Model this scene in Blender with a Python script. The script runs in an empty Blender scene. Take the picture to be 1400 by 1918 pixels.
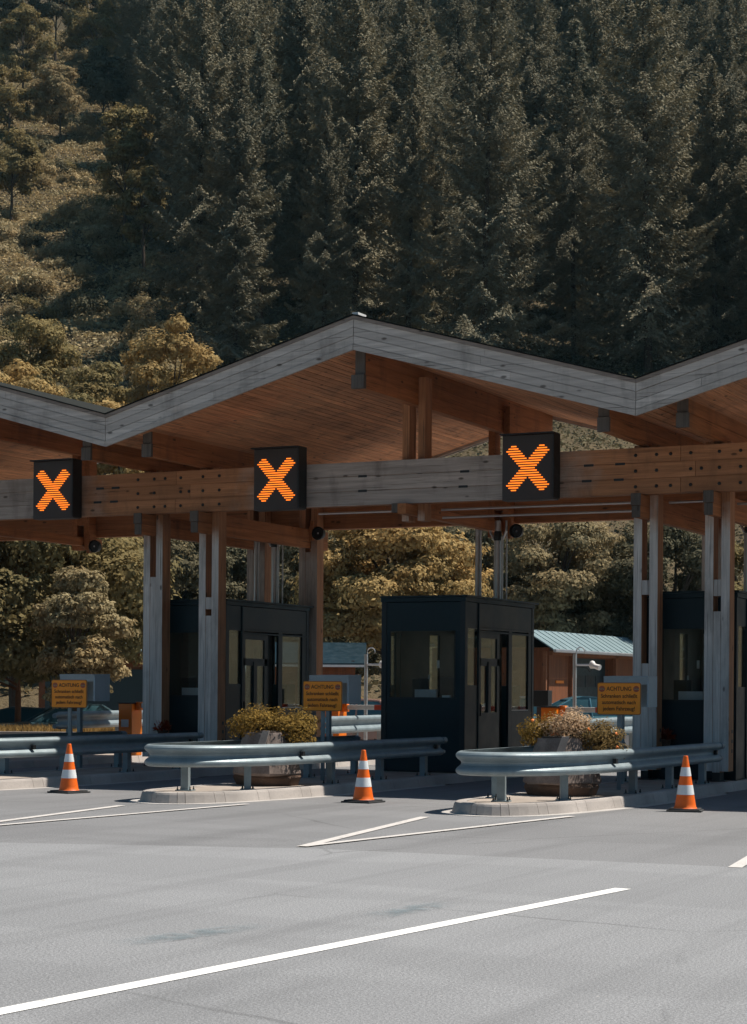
import bpy, bmesh, math, random
import numpy as np
from mathutils import Vector, Matrix
R = math.radians
scene = bpy.context.scene
col = scene.collection
random.seed(7)
SN, CS = math.sin(.4596), math.cos(.4596)
def at(d, s, z=0.0):                       # metres ahead of / beside the place the photo was taken from
    return Vector((-SN*d + CS*s, CS*d + SN*s, z))
def frame(x, y):
    return (-SN*x + CS*y, CS*x + SN*y)
X0, B = -9.65, 4.875                       # toll island axis, lane pitch

# ------------------------------------------------------------------ materials
class NB:
    def __init__(s, name):
        s.m = bpy.data.materials.new(name); s.m.use_nodes = True
        s.t = s.m.node_tree; s.t.nodes.clear()
        s.out = s.t.nodes.new('ShaderNodeOutputMaterial')
    def n(s, typ, ins=None, **p):
        nd = s.t.nodes.new(typ)
        for k, v in p.items(): setattr(nd, k, v)
        for k, v in (ins or {}).items():
            if isinstance(v, bpy.types.NodeSocket): s.t.links.new(v, nd.inputs[k])
            else: nd.inputs[k].default_value = v
        return nd
    def mix(s, f, a, b, mode='MIX'):
        def c(v): return v if isinstance(v, bpy.types.NodeSocket) else (tuple(v)+(1,))[:4]
        return s.n('ShaderNodeMixRGB', {'Fac': f, 'Color1': c(a), 'Color2': c(b)}, blend_type=mode).outputs[0]
    def math(s, op, a, b=0.0, clamp=False):
        return s.n('ShaderNodeMath', {0: a, 1: b}, operation=op, use_clamp=clamp).outputs[0]
    def ramp(s, f, a, b, lo=0.0, hi=1.0):
        return s.n('ShaderNodeMapRange', {0: f, 1: a, 2: b, 3: lo, 4: hi}).outputs[0]
    def obj(s): return s.n('ShaderNodeTexCoord').outputs['Object']
    def noise(s, vec, scale, detail=4.0, rough=.55):
        return s.n('ShaderNodeTexNoise', {'Vector': vec, 'Scale': scale, 'Detail': detail, 'Roughness': rough}).outputs[0]
    def scaled(s, vec, sc, rot=(0, 0, 0)):
        return s.n('ShaderNodeMapping', {'Vector': vec, 'Scale': sc, 'Rotation': rot}).outputs[0]
    def bsdf(s, col, rough=.6, metal=0.0, spec=.5, normal=None, **kw):
        i = {'Base Color': col if isinstance(col, bpy.types.NodeSocket) else (tuple(col)+(1,))[:4],
             'Roughness': rough, 'Metallic': metal, 'Specular IOR Level': spec}
        i.update(kw)
        nd = s.n('ShaderNodeBsdfPrincipled', i)
        if normal: s.t.links.new(normal, nd.inputs['Normal'])
        return nd.outputs[0]
    def bump(s, h, strength=.3, dist=.01):
        return s.n('ShaderNodeBump', {'Height': h, 'Strength': strength, 'Distance': dist}).outputs[0]
    def done(s, sh):
        s.t.links.new(sh, s.out.inputs[0]); return s.m

def simple(name, c, rough=.6, metal=0.0, var=.15, scale=6.0, spec=.5, bump=0.0):
    b = NB(name); o = b.obj()
    n1 = b.noise(o, scale, 5); n2 = b.noise(o, scale*9, 3)
    f = b.math('ADD', b.math('MULTIPLY', n1, .65), b.math('MULTIPLY', n2, .35))
    cc = b.mix(b.ramp(f, .3, .7), tuple(x*(1-var) for x in c), tuple(min(1, x*(1+var)) for x in c))
    rr = b.ramp(n1, .3, .7, max(0, rough-.08), min(1, rough+.08))
    nm = b.bump(n2, bump, .004) if bump else None
    return b.done(b.bsdf(cc, rr, metal, spec, nm))

def wood(name, grey, brown, axis, weather='all', rough=.75):
    """planed timber: grain along an axis, knots, a tint per board; weather says where sun and rain have greyed it"""
    b = NB(name); o = b.obj()
    sc = [11.0, 11.0, 11.0]; sc[axis] = .55
    g = b.noise(b.scaled(o, sc), 1.6, 6, .65)
    sc2 = [34.0]*3; sc2[axis] = 1.1
    g2 = b.noise(b.scaled(o, sc2), 1.3, 3, .6)
    big = b.noise(o, .9, 3)
    geo = b.n('ShaderNodeNewGeometry')
    rnd = geo.outputs['Random Per Island']
    kn = [2.6, 2.6, 2.6]; kn[axis] = 1.1
    vo = b.n('ShaderNodeTexVoronoi', {'Vector': b.scaled(o, kn), 'Scale': 1.7}, feature='F1')
    knot = b.ramp(vo.outputs['Distance'], .065, .125, 1, 0)
    def tone(c, d):
        a = b.mix(b.ramp(g, .25, .75), tuple(x*(1-d) for x in c), tuple(min(1, x*(1+d)) for x in c))
        a = b.mix(b.ramp(rnd, 0, 1, .0, .55), a, tuple(x*.55 for x in c))
        return b.mix(b.math('MULTIPLY', b.ramp(g2, .5, .72), .3), a, tuple(x*.5 for x in c))
    G = tone(grey, .40); Br = tone(brown, .45)
    if weather == 'all':
        f = b.ramp(b.math('ADD', big, b.math('MULTIPLY', rnd, .25)), .34, .5, .55, 1.0)
    elif weather == 'none':
        f = 0.0
    else:
        nz = b.n('ShaderNodeSeparateXYZ', {0: geo.outputs['True Normal']}).outputs
        front = b.ramp(b.math('MULTIPLY', nz[1], -1.0), .55, .8)
        p = b.n('ShaderNodeSeparateXYZ', {0: o}).outputs
        wob = b.math('MULTIPLY', b.math('SUBTRACT', b.noise(o, 2.2, 4), .5), 1.0)
        if weather == 'post':                   # greyed below the shelter of the cross beams
            h = b.ramp(b.math('ADD', p[2], wob), 4.25, 4.75, 1, 0)
            f = b.math('MULTIPLY', front, h)
        else:                                   # beam: greyed in mid bay, brown beneath the valleys
            u = b.math('ABSOLUTE', b.math('SUBTRACT', b.math('PINGPONG', b.math('ADD', p[0], 40*B), 2*B), 0.0))
            h = b.ramp(b.math('ADD', u, wob), .0, 1.0)
            ph = b.math('PINGPONG', b.math('ADD', p[0], 39*B), B)      # 0 at valleys, B at ridges
            h = b.ramp(b.math('ADD', ph, b.math('MULTIPLY', wob, 2.0)), 1.4, 2.6)
            f = b.math('MULTIPLY', front, h)
    c = b.mix(f, Br, G)
    st = b.noise(b.scaled(o, (1.4, 1.4, .45)), 1.3, 5, .65)
    c = b.mix(b.math('MULTIPLY', b.ramp(st, .52, .72), .5), c, (.06, .045, .035))
    chk = [60.0]*3; chk[axis] = .9
    ck = b.noise(b.scaled(o, chk), 1.0, 2, .4)
    c = b.mix(b.math('MULTIPLY', b.ramp(ck, .66, .70), .7), c, (.03, .022, .017))
    c = b.mix(b.math('MULTIPLY', knot, .75), c, (.035, .022, .015))
    hgt = b.math('ADD', g, b.math('MULTIPLY', g2, .4))
    return b.done(b.bsdf(c, rough, 0, .25, b.bump(hgt, .35, .004)))

GREY = (.36, .345, .335); BROWN = (.30, .135, .058)
MAT = {}
MAT['fascia'] = wood('weathered fascia timber', (.64, .57, .51), (.48, .31, .22), 0)
MAT['fascia_cap'] = wood('brown fascia timber', (.33, .27, .23), (.33, .225, .165), 0)
MAT['soffit'] = wood('soffit boarding', GREY, (.68, .32, .16), 1, 'none')
MAT['beam_x'] = wood('tie beam timber', (.49, .42, .37), (.50, .235, .115), 0, 'beam')
MAT['beam_y'] = wood('roof beam timber', GREY, (.44, .175, .068), 1, 'none')
MAT['end'] = wood('weathered end grain', (.13, .108, .092), (.16, .115, .085), 2)
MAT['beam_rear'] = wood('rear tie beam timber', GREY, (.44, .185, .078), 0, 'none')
MAT['post'] = wood('post timber', (.72, .67, .62), (.50, .24, .12), 2, 'post')
MAT['dark_boards'] = wood('brown wall boarding', GREY, (.24, .085, .035), 2, 'none')
MAT['booth'] = simple('anthracite booth cladding', (.008, .023, .030), .5, 0, .2, 2.0, .25)
MAT['booth_lit'] = simple('anthracite booth lit tone', (.015, .024, .029), .45, 0, .2, 3.0, .3)  # lit copy of the booth cladding, brightness of the lit side put into the colour
MAT['black'] = simple('matt black plastic', (.010, .011, .012), .5, 0, .2)
MAT['inner'] = simple('dark booth lining', (.05, .047, .045), .8)
MAT['alu'] = simple('brushed aluminium', (.62, .62, .62), .35, .9, .1, 5)
MAT['desk'] = simple('pale desk laminate', (.35, .36, .36), .5)
MAT['screen'] = simple('pale screen housing', (.42, .47, .5), .4)
MAT['paper'] = simple('white paper', (.75, .75, .73), .8)
MAT['teal_glass'] = simple('teal door panel', (.012, .055, .06), .4)
MAT['teal_dark'] = simple('dark teal gate', (.012, .030, .034), .5)
MAT['bluetarp'] = simple('blue metal roofing', (.005, .024, .036), .4, .1)
MAT['conduit'] = simple('galvanised conduit', (.50, .49, .48), .38, .75, .12, 8)
MAT['orange'] = simple('orange lacquer', (.92, .22, .012), .35, 0, .06, 2)
MAT['cone'] = simple('orange cone plastic', (1.0, .16, .012), .42, 0, .12, 7)
MAT['cone_white'] = simple('white reflective band', (.80, .84, .86), .35, 0, .08, 9)
MAT['rubber'] = simple('black rubber', (.03, .032, .035), .75, 0, .3)
MAT['white'] = simple('white lacquer', (.78, .76, .73), .4, 0, .08)
MAT['redstripe'] = simple('red lacquer', (.55, .07, .03), .45)
MAT['stone'] = simple('rough grey brown stone', (.21, .17, .15), .9, 0, .45, 5, .2, 1.0)
MAT['stone_dark'] = simple('dark brown stone foot', (.115, .075, .055), .9, 0, .4, 6, .2, .8)
MAT['sign'] = simple('orange sign sheet', (1.0, .33, .022), .45, 0, .04, 2)
MAT['sign_edge'] = simple('sign frame', (.30, .13, .03), .5)
MAT['ink'] = simple('black sign ink', (.06, .025, .01), .6)
MAT['stopred'] = simple('dull red sign print', (.42, .10, .05), .6)
MAT['stopgrey'] = simple('pale sign print', (.55, .36, .22), .6)
MAT['darkmetal'] = simple('dark brown signal housing', (.050, .036, .031), .55, 0, .12, 3)
MAT['tyre'] = simple('tyre rubber', (.02, .02, .02), .8)
MAT['flash'] = simple('dark roof flashing', (.018, .02, .019), .95, 0, .2, 3, .02)
MAT['roofsheet'] = simple('roof sheeting', (.03, .032, .03), .95, 0, .2, 3, .03)
MAT['tin'] = simple('pale blue roof metal', (.17, .245, .265), .55, .0, .07, 1.5)
MAT['soil'] = simple('dark soil', (.05, .035, .025), .9)
MAT['gutter'] = simple('concrete gutter', (.44, .42, .40), .85, 0, .2, 3)
MAT['acrylic'] = simple('pale grey cover panel', (.40, .47, .50), .5, 0, .12, 4)
MAT['cyan'] = simple('blue plastic film', (.03, .35, .52), .4)

def led():
    b = NB('lit amber signal diodes')
    return b.done(b.n('ShaderNodeEmission', {'Color': (1.0, .205, .018, 1), 'Strength': 1.45}).outputs[0])
MAT['led'] = led()

def galv():
    b = NB('galvanised guardrail steel'); o = b.obj()
    n1 = b.noise(o, 3.5, 5); n2 = b.noise(o, 42, 4)
    vo = b.n('ShaderNodeTexVoronoi', {'Vector': o, 'Scale': 60.0})
    streak = b.noise(b.scaled(o, (9, 9, .9)), 1.5, 4)
    c = b.mix(b.ramp(n1, .3, .7), (.19, .245, .265), (.28, .345, .37))
    c = b.mix(b.math('MULTIPLY', b.ramp(n2, .45, .75), .35), c, (.30, .32, .34))
    c = b.mix(b.math('MULTIPLY', b.ramp(streak, .55, .75), .4), c, (.24, .24, .24))
    rr = b.ramp(vo.outputs['Distance'], 0, .9, .40, .58)
    return b.done(b.bsdf(c, rr, .25, .4, b.bump(n1, .15, .01)))
MAT['galv'] = galv()

def concrete(name, c, sc=1.0):
    b = NB(name); o = b.obj()
    n1 = b.noise(o, 1.3*sc, 5); n2 = b.noise(o, 30, 4, .7); n3 = b.noise(o, 120, 2)
    geo = b.n('ShaderNodeNewGeometry')
    cc = b.mix(b.ramp(n1, .3, .7), tuple(x*.72 for x in c), tuple(x*1.12 for x in c))
    cc = b.mix(b.math('MULTIPLY', b.ramp(n2, .5, .8), .5), cc, tuple(x*.5 for x in c))
    cc = b.mix(b.ramp(geo.outputs['Random Per Island'], 0, 1, 0, .25), cc, tuple(x*.6 for x in c))
    return b.done(b.bsdf(cc, .88, 0, .25, b.bump(b.math('ADD', n2, b.math('MULTIPLY', n3, .5)), .5, .004)))
MAT['kerb'] = concrete('kerb stone', (.48, .44, .41))
MAT['paving'] = concrete('island paving', (.42, .36, .31), 2)
MAT['plinth'] = concrete('pale concrete', (.40, .36, .33), 2)

def asphalt(name, c, tyre=.25):
    b = NB(name); o = b.obj()
    big = b.noise(o, .16, 4); med = b.noise(b.scaled(o, (1.1, .22, 1)), .9, 5, .6)
    fine = b.noise(o, 55, 3, .75); grit = b.n('ShaderNodeTexVoronoi', {'Vector': o, 'Scale': 95.0})
    cc = b.mix(b.ramp(big, .3, .7), tuple(x*.86 for x in c), tuple(x*1.10 for x in c))
    cc = b.mix(b.math('MULTIPLY', b.ramp(med, .42, .72), tyre), cc, tuple(x*.62 for x in c))
    cc = b.mix(b.ramp(fine, .44, .60, 0, .85), cc, tuple(x*1.6 for x in c))
    cc = b.mix(b.ramp(grit.outputs['Distance'], .05, .35, .60, 0), cc, tuple(x*.42 for x in c))
    stain = b.noise(b.scaled(o, (.8, .35, 1)), .55, 6, .7)
    cc = b.mix(b.math('MULTIPLY', b.ramp(stain, .60, .74), .28), cc, tuple(x*.45 for x in c))
    trk = b.noise(b.scaled(o, (1.7, .07, 1)), 1.0, 4, .6)
    cc = b.mix(b.math('MULTIPLY', b.ramp(trk, .50, .68), .30), cc, tuple(x*.55 for x in c))
    pat = b.noise(b.scaled(o, (.10, .5, 1)), .9, 3, .5)
    cc = b.mix(b.math('MULTIPLY', b.ramp(pat, .48, .52), .16), cc, tuple(x*.6 for x in c))
    crk = b.n('ShaderNodeTexVoronoi', {'Vector': b.mix(.12, o, b.n('ShaderNodeTexNoise', {'Vector': o, 'Scale': 1.5, 'Detail': 4.0}).outputs[1]), 'Scale': .22}, feature='DISTANCE_TO_EDGE')
    cc = b.mix(b.math('MULTIPLY', b.ramp(crk.outputs['Distance'], .002, .006, 1, 0), b.ramp(b.noise(o, .3, 2), .5, .6, 0, .35)), cc, (.05, .05, .05))
    spk = b.n('ShaderNodeTexVoronoi', {'Vector': o, 'Scale': 3.4})
    cc = b.mix(b.ramp(spk.outputs['Distance'], .028, .034, .8, 0), cc, (.42, .40, .38))
    hh = b.math('ADD', fine, grit.outputs['Distance'])
    return b.done(b.bsdf(cc, .82, 0, .30, b.bump(hh, .6, .006)))
MAT['road'] = asphalt('sun bleached asphalt', (.222, .226, .234), .22)
MAT['apron'] = asphalt('older grey asphalt', (.182, .184, .190), .40)

def paint(name, c, wear=.45):
    b = NB(name); o = b.obj()
    n1 = b.noise(o, 26, 5, .7); n2 = b.noise(o, 2.0, 3)
    f = b.ramp(b.math('ADD', n1, b.math('MULTIPLY', n2, .5)), .78, .98, 0, wear)
    cc = b.mix(f, c, (.22, .215, .21))
    return b.done(b.bsdf(cc, .7, 0, .3))
MAT['paint'] = paint('white road paint', (.82, .81, .79), .6)
MAT['paint_old'] = paint('worn road paint', (.60, .57, .545), .8)
def bluestain():
    b = NB('faded bluish streak on asphalt'); o = b.obj()
    g = b.n('ShaderNodeTexCoord').outputs['Generated']
    p = b.n('ShaderNodeSeparateXYZ', {0: g}).outputs
    e = b.math('MULTIPLY', b.ramp(p[0], 0, .4), b.ramp(p[0], .6, 1, 1, 0))
    e = b.math('MULTIPLY', e, b.math('MULTIPLY', b.ramp(p[1], 0, .3), b.ramp(p[1], .7, 1, 1, 0)))
    f = b.math('MULTIPLY', b.math('MULTIPLY', e, b.ramp(b.noise(o, 7, 5), .35, .6)), .42)
    d = b.bsdf((.165, .225, .25), .85)
    return b.done(b.n('ShaderNodeMixShader', {0: f, 1: b.n('ShaderNodeBsdfTransparent').outputs[0], 2: d}).outputs[0])
MAT['bluestain'] = bluestain()

def glass(name, tint=(.95, .97, .96), refl=1.0):
    b = NB(name)
    fr = b.n('ShaderNodeFresnel', {'IOR': 1.52}).outputs[0]
    f = b.math('MULTIPLY', fr, .8*refl, True)
    tr = b.n('ShaderNodeBsdfTransparent', {'Color': tint+(1,)}).outputs[0]
    gl = b.n('ShaderNodeBsdfGlossy', {'Color': (.9, .95, .95, 1), 'Roughness': .01}).outputs[0]
    return b.done(b.n('ShaderNodeMixShader', {0: f, 1: tr, 2: gl}).outputs[0])
MAT['glass'] = glass('booth window glass')
MAT['carglass'] = simple('car glass with cyan reflection tone', (.04, .10, .12), .08, 0, .1, 2, .8)  # cyan of the mirrored surroundings is put into the base colour
def carpaint(name, c):
    b = NB(name)
    return b.done(b.bsdf(c, .3, .2, .5, **{'Coat Weight': .6, 'Coat Roughness': .08}))
MAT['car_dark'] = carpaint('dark green car paint', (.05, .10, .115))
MAT['car_blue'] = carpaint('blue car paint', (.06, .17, .22))
MAT['car_white'] = carpaint('white car paint', (.55, .57, .58))
MAT['car_red'] = carpaint('rose brown car paint', (.40, .23, .18))

def leaf(name, c, var=.45, trans=.25, tipc=None):
    b = NB(name)
    geo = b.n('ShaderNodeNewGeometry'); oi = b.n('ShaderNodeObjectInfo')
    r = geo.outputs['Random Per Island']
    cc = b.mix(r, tuple(x*(1-var) for x in c), tuple(min(1, x*(1+var)) for x in c))
    big = b.noise(b.obj(), .35, 2)
    t2 = tipc or (c[0]*1.2, c[1]*.95, c[2]*.75)
    cc = b.mix(b.ramp(big, .35, .65, 0, .55), cc, t2)
    cc = b.mix(b.math('MULTIPLY', oi.outputs['Random'], .5), cc, (c[0]*.62, c[1]*.66, c[2]*.72))
    df = b.bsdf(cc, .8, 0, .06)
    tl = b.n('ShaderNodeBsdfTranslucent', {'Color': cc}).outputs[0]
    return b.done(b.n('ShaderNodeMixShader', {0: trans, 1: df, 2: tl}).outputs[0])
MAT['spruce'] = leaf('spruce needles', (.262, .240, .165), .25, .08, (.29, .246, .158))
MAT['spruce2'] = leaf('grey green spruce needles', (.235, .232, .168), .25, .10)
MAT['decid'] = leaf('olive brown leaves', (.27, .225, .105), .38, .3)
MAT['decid_gold'] = leaf('golden brown leaves', (.47, .345, .150), .35, .3)
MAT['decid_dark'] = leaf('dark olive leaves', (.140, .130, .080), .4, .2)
MAT['decid_pale'] = leaf('pale olive leaves', (.35, .29, .165), .38, .3)
MAT['scrub'] = leaf('dry scrub leaves', (.44, .365, .21), .32, .2)
MAT['shrub'] = leaf('yellow green box leaves', (.27, .185, .05), .45, .3)
MAT['shrub_pale'] = leaf('pale cream foliage', (.52, .40, .27), .35, .3)
MAT['shrub_dark'] = leaf('olive flower foliage', (.21, .155, .065), .5, .3)
MAT['orangeflower'] = simple('orange petals', (.95, .22, .02), .6)
MAT['redplant'] = leaf('red brown foliage', (.35, .06, .025), .45, .3)
MAT['drygrass'] = leaf('dry grass blades', (.36, .24, .09), .4, .3)
MAT['bark'] = simple('grey brown bark', (.10, .075, .058), .9, 0, .4, 4, .2, 1.0)
MAT['bark_red'] = simple('red brown bark', (.24, .10, .05), .9, 0, .35, 4, .2, 1.0)
def hillmat():
    b = NB('undergrowth covered slope'); o = b.obj()
    n1 = b.noise(o, .07, 5); n2 = b.noise(o, 1.2, 5, .7)
    cc = b.mix(b.ramp(n1, .35, .65), (.10, .080, .048), (.16, .12, .07))
    cc = b.mix(b.ramp(n2, .4, .7, 0, .6), cc, (.06, .05, .032))
    return b.done(b.bsdf(cc, .95, 0, .1, b.bump(n2, 1.0, .4)))
MAT['hill'] = hillmat()
MAT['far_forest'] = simple('dark wooded slope', (.022, .022, .016), .95, 0, .5, .05, .05, 1.0)

# ------------------------------------------------------------------ mesh helpers
class MB:
    def __init__(s): s.v = []; s.f = []; s.sm = False
    def add(s, vs, fs):
        o = len(s.v); s.v += [tuple(p) for p in vs]; s.f += [tuple(i+o for i in f) for f in fs]; return s
    def box(s, x0, x1, y0, y1, z0, z1, M=None):
        vs = [Vector(p) for p in ((x0,y0,z0),(x1,y0,z0),(x1,y1,z0),(x0,y1,z0),(x0,y0,z1),(x1,y0,z1),(x1,y1,z1),(x0,y1,z1))]
        if M: vs = [M @ p for p in vs]
        return s.add(vs, [(0,3,2,1),(4,5,6,7),(0,1,5,4),(1,2,6,5),(2,3,7,6),(3,0,4,7)])
    def prism(s, poly, axis, a, b_):
        """polygon in the plane across `axis`, extruded from a to b"""
        n = len(poly)
        def P(q, t): return {0: (t, q[0], q[1]), 1: (q[0], t, q[1]), 2: (q[0], q[1], t)}[axis]
        vs = [P(q, a) for q in poly]+[P(q, b_) for q in poly]
        fs = [tuple(range(n)), tuple(range(2*n-1, n-1, -1))]
        fs += [(i, i+n, (i+1) % n+n, (i+1) % n) for i in range(n)]
        return s.add(vs, fs)
    def tube(s, pts, r, n=8, caps=True):
        pts = [Vector(p) for p in pts]; rs = r if isinstance(r, (list, tuple)) else [r]*len(pts)
        rings = []
        for i, p in enumerate(pts):
            t = (pts[min(i+1, len(pts)-1)]-pts[max(i-1, 0)]).normalized()
            a = t.orthogonal().normalized() if abs(t.z) < .999 else Vector((1, 0, 0))
            if abs(t.z) < .999: a = t.cross(Vector((0, 0, 1))).normalized()
            c = t.cross(a).normalized()
            rings.append([p+(a*math.cos(2*math.pi*k/n)+c*math.sin(2*math.pi*k/n))*rs[i] for k in range(n)])
        vs = [q for rg in rings for q in rg]; fs = []
        for i in range(len(pts)-1):
            for k in range(n): fs.append((i*n+k, i*n+(k+1) % n, (i+1)*n+(k+1) % n, (i+1)*n+k))
        if caps: fs += [tuple(range(n-1, -1, -1)), tuple((len(pts)-1)*n+k for k in range(n))]
        return s.add(vs, fs)
    def lathe(s, prof, n=24, c=(0, 0)):
        vs = []; fs = []
        for r, z in prof:
            vs += [(c[0]+r*math.cos(2*math.pi*k/n), c[1]+r*math.sin(2*math.pi*k/n), z) for k in range(n)]
        for i in range(len(prof)-1):
            for k in range(n): fs.append((i*n+k, i*n+(k+1) % n, (i+1)*n+(k+1) % n, (i+1)*n+k))
        fs += [tuple(range(n-1, -1, -1)), tuple((len(prof)-1)*n+k for k in range(n))]
        return s.add(vs, fs)
    def build(s, name, m, parent=None, loc=None, smooth=False, bevel=0.0, world=False):
        me = bpy.data.meshes.new(name)
        vs = s.v
        if world and parent is not None:
            L = parent_world(parent); vs = [(p[0]-L[0], p[1]-L[1], p[2]-L[2]) for p in vs]
        elif world and loc is not None:
            vs = [(p[0]-loc[0], p[1]-loc[1], p[2]-loc[2]) for p in vs]
        me.from_pydata(vs, [], s.f)
        bm = bmesh.new(); bm.from_mesh(me); bmesh.ops.recalc_face_normals(bm, faces=bm.faces)
        if bevel:
            ed = [e for e in bm.edges if len(e.link_faces) == 2 and e.calc_face_angle(0) > .6]
            bmesh.ops.bevel(bm, geom=ed, offset=bevel, segments=2, affect='EDGES', profile=.6)
        bm.to_mesh(me); bm.free()
        if m: me.materials.append(MAT[m])
        if smooth:
            me.shade_smooth()
            if smooth != 'all':
                me.set_sharp_from_angle(angle=R(22 if name == 'rail' else 40))
        o = bpy.data.objects.new(name, me); col.objects.link(o)
        if parent: o.parent = parent
        if loc is not None: o.location = loc
        return o
def parent_world(o):
    L = Vector(o.location)
    while o.parent: o = o.parent; L += o.location
    return L
def tag(o, label=None, cat=None, group=None, kind=None):
    if label: o['label'] = label
    if cat: o['category'] = cat
    if group: o['group'] = group
    if kind: o['kind'] = kind
    return o
def thing(name, label, cat, loc=(0, 0, 0), rz=0.0, group=None):
    o = bpy.data.objects.new(name, None); col.objects.link(o)
    o.empty_display_size = .2
    o.location = loc; o.rotation_euler = (0, 0, rz)
    return tag(o, label, cat, group)
def copy_tree(o, parent=None):
    c = o.copy(); col.objects.link(c)
    if parent: c.parent = parent
    for ch in list(o.children): copy_tree(ch, c)
    return c
def dup(o, loc, label, rz=None, scale=None):
    c = copy_tree(o); c.location = loc; c['label'] = label
    if rz is not None: c.rotation_euler = (0, 0, rz)
    if scale is not None: c.scale = scale
    return c
def sheet(name, pts, z, m, kind='structure'):
    mb = MB(); mb.add([(p[0], p[1], 0) for p in pts], [tuple(range(len(pts)))])
    o = mb.build(name, m, loc=(0, 0, z)); o['kind'] = kind
    return o
def text(body, size, m, parent, loc, rot=(R(90), 0, 0), ext=.0008, sx=1.0):
    cu = bpy.data.curves.new('lettering', 'FONT'); cu.body = body; cu.size = size
    cu.align_x = 'CENTER'; cu.align_y = 'CENTER'; cu.extrude = ext; cu.offset = .0008
    cu.materials.append(MAT[m])
    tmp = bpy.data.objects.new('lettering', cu); col.objects.link(tmp)
    me = bpy.data.meshes.new_from_object(tmp.evaluated_get(bpy.context.evaluated_depsgraph_get()))
    bpy.data.objects.remove(tmp); me.name = 'lettering'
    o = bpy.data.objects.new('lettering', me); col.objects.link(o)
    o.parent = parent; o.location = loc; o.rotation_euler = rot; o.scale = (sx, 1, 1)
    return o

# ------------------------------------------------------------------ fast leaf meshes
rng = np.random.default_rng(11)
def cards(C, U, V, bend=.0):
    """leaf shaped faces: pointed six sided cards with centre C, half length U and half width V"""
    n = len(C)
    P = np.stack([C-U, C-.35*U-V, C+.45*U-.8*V, C+U, C+.45*U+.8*V, C-.35*U+V], 1)
    return P.reshape(-1, 3), n
def tri_cards(C, U, V):
    P = np.stack([C-U-V, C-U+V, C+U*1.1+V*.15, C+U*1.1-V*.15], 1)
    return P.reshape(-1, 3), len(C)
def kites(C, U, V):
    P = np.stack([C-U, C+.1*U-V, C+U, C+.1*U+V], 1)
    return P.reshape(-1, 3), len(C)
def leaf_mesh(name, P, n, k, m):
    me = bpy.data.meshes.new(name)
    me.vertices.add(n*k); me.vertices.foreach_set('co', P.astype(np.float32).ravel())
    me.loops.add(n*k); me.loops.foreach_set('vertex_index', np.arange(n*k, dtype=np.int32))
    me.polygons.add(n); me.polygons.foreach_set('loop_start', np.arange(n, dtype=np.int32)*k)
    me.update(calc_edges=True)
    me.materials.append(MAT[m])
    return me
def unit(a): return a/np.maximum(np.linalg.norm(a, axis=-1, keepdims=True), 1e-6)

def spruce_mesh(H, Rr, m, z0=.07, size=.30, seed=0):
    g = np.random.default_rng(seed); C = []; U = []; V = []
    z = H*z0
    while z < H*.99:
        t = z/H
        nb = 6 if t < .8 else 4
        a0 = g.random()*6.28
        for k in range(nb):
            a = a0+k*2*math.pi/nb+g.normal(0, .35)
            prof = min(1.0, (1-t)*2.3+.03)*(.66+.34*(1-t))*(1+.30*math.sin(a*2+z*.9+seed)*math.sin(z*1.7+a))
            L = Rr*prof*(.62+.55*g.random())+.15
            if g.random() < .08: L *= .45
            n = max(26, int(500*(L/Rr)**1.3*(1.0 if t < .8 else 1.2)))
            sl = -.38+.95*t+g.normal(0, .12)
            sp = g.random(n)**.62                                  # more spray towards the tip
            w = (.10+.46*L*np.sin(np.pi*np.clip(sp, .05, .97))**.8*.62)
            q = g.normal(0, .48, n)*w
            out = np.array([math.cos(a), math.sin(a), 0.0]); sd = np.array([-math.sin(a), math.cos(a), 0.0])
            zz = z+L*(sl*sp-.30*(1-t)*np.sin(sp*2.3)+.20*sp**2)-.55*np.abs(q)**1.2-np.abs(g.normal(0, .13, n))
            c = out*(sp*L)[:, None]+sd*q[:, None]; c[:, 2] = zz
            u = out*(.5+.6*g.random((n, 1)))+sd*(np.sign(q)*(.3+.6*g.random(n)))[:, None]
            u[:, 2] -= .1+.65*g.random(n)
            u = unit(u+g.normal(0, .3, (n, 3)))
            v = unit(np.cross(u, g.normal(0, .45, (n, 3))+np.array([0, 0, .7])+out*.55))
            sz = size*(.5+.8*g.random((n, 1)))
            C.append(c); U.append(u*sz*.62); V.append(v*sz*.34)
        z += (.50+.34*g.random())*(.45+.7*(1-t))*(H/27)
    P, n = tri_cards(np.concatenate(C), np.concatenate(U), np.concatenate(V))
    return leaf_mesh('crown', P, n, 4, m)

def blob_crown(lobes, per, m, size, seed=0, up=.35, flat=.75):
    """leaves on and in a set of lobes (x,y,z,r): dense near each lobe's skin, thinning inwards, with gaps"""
    g = np.random.default_rng(seed); C = []; U = []; V = []
    for (x, y, z, r) in lobes:
        n = int(per*r*r)
        d = unit(g.normal(0, 1, (n, 3)))
        lump = 1+.22*np.sin(d[:, 0]*5+x*3)*np.sin(d[:, 1]*5+y*2)+.18*np.sin(d[:, 2]*7+z)
        rad = r*lump*(1-.55*g.random(n)**2.2)
        c = d*rad[:, None]*np.array([1, 1, flat])+np.array([x, y, z])
        keep = (d[:, 2] > -.75) & (g.random(n) < np.clip(.55+.6*np.sin(d[:, 0]*6.5+x)*np.sin(d[:, 1]*6.5-y)*np.sin(d[:, 2]*6+z)+.25, .12, 1))
        c = c[keep]; dd = d[keep]; k = len(c)
        nrm = unit(dd*.95+np.array([0, 0, up])+g.normal(0, .34, (k, 3)))
        u = unit(np.cross(nrm, g.normal(0, 1, (k, 3)))); v = np.cross(nrm, u)
        sz = size*(.6+.8*g.random((k, 1)))
        C.append(c); U.append(u*sz*.6); V.append(v*sz*.36)
    P, n = kites(np.concatenate(C), np.concatenate(U), np.concatenate(V))
    return leaf_mesh('crown', P, n, 4, m)

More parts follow.
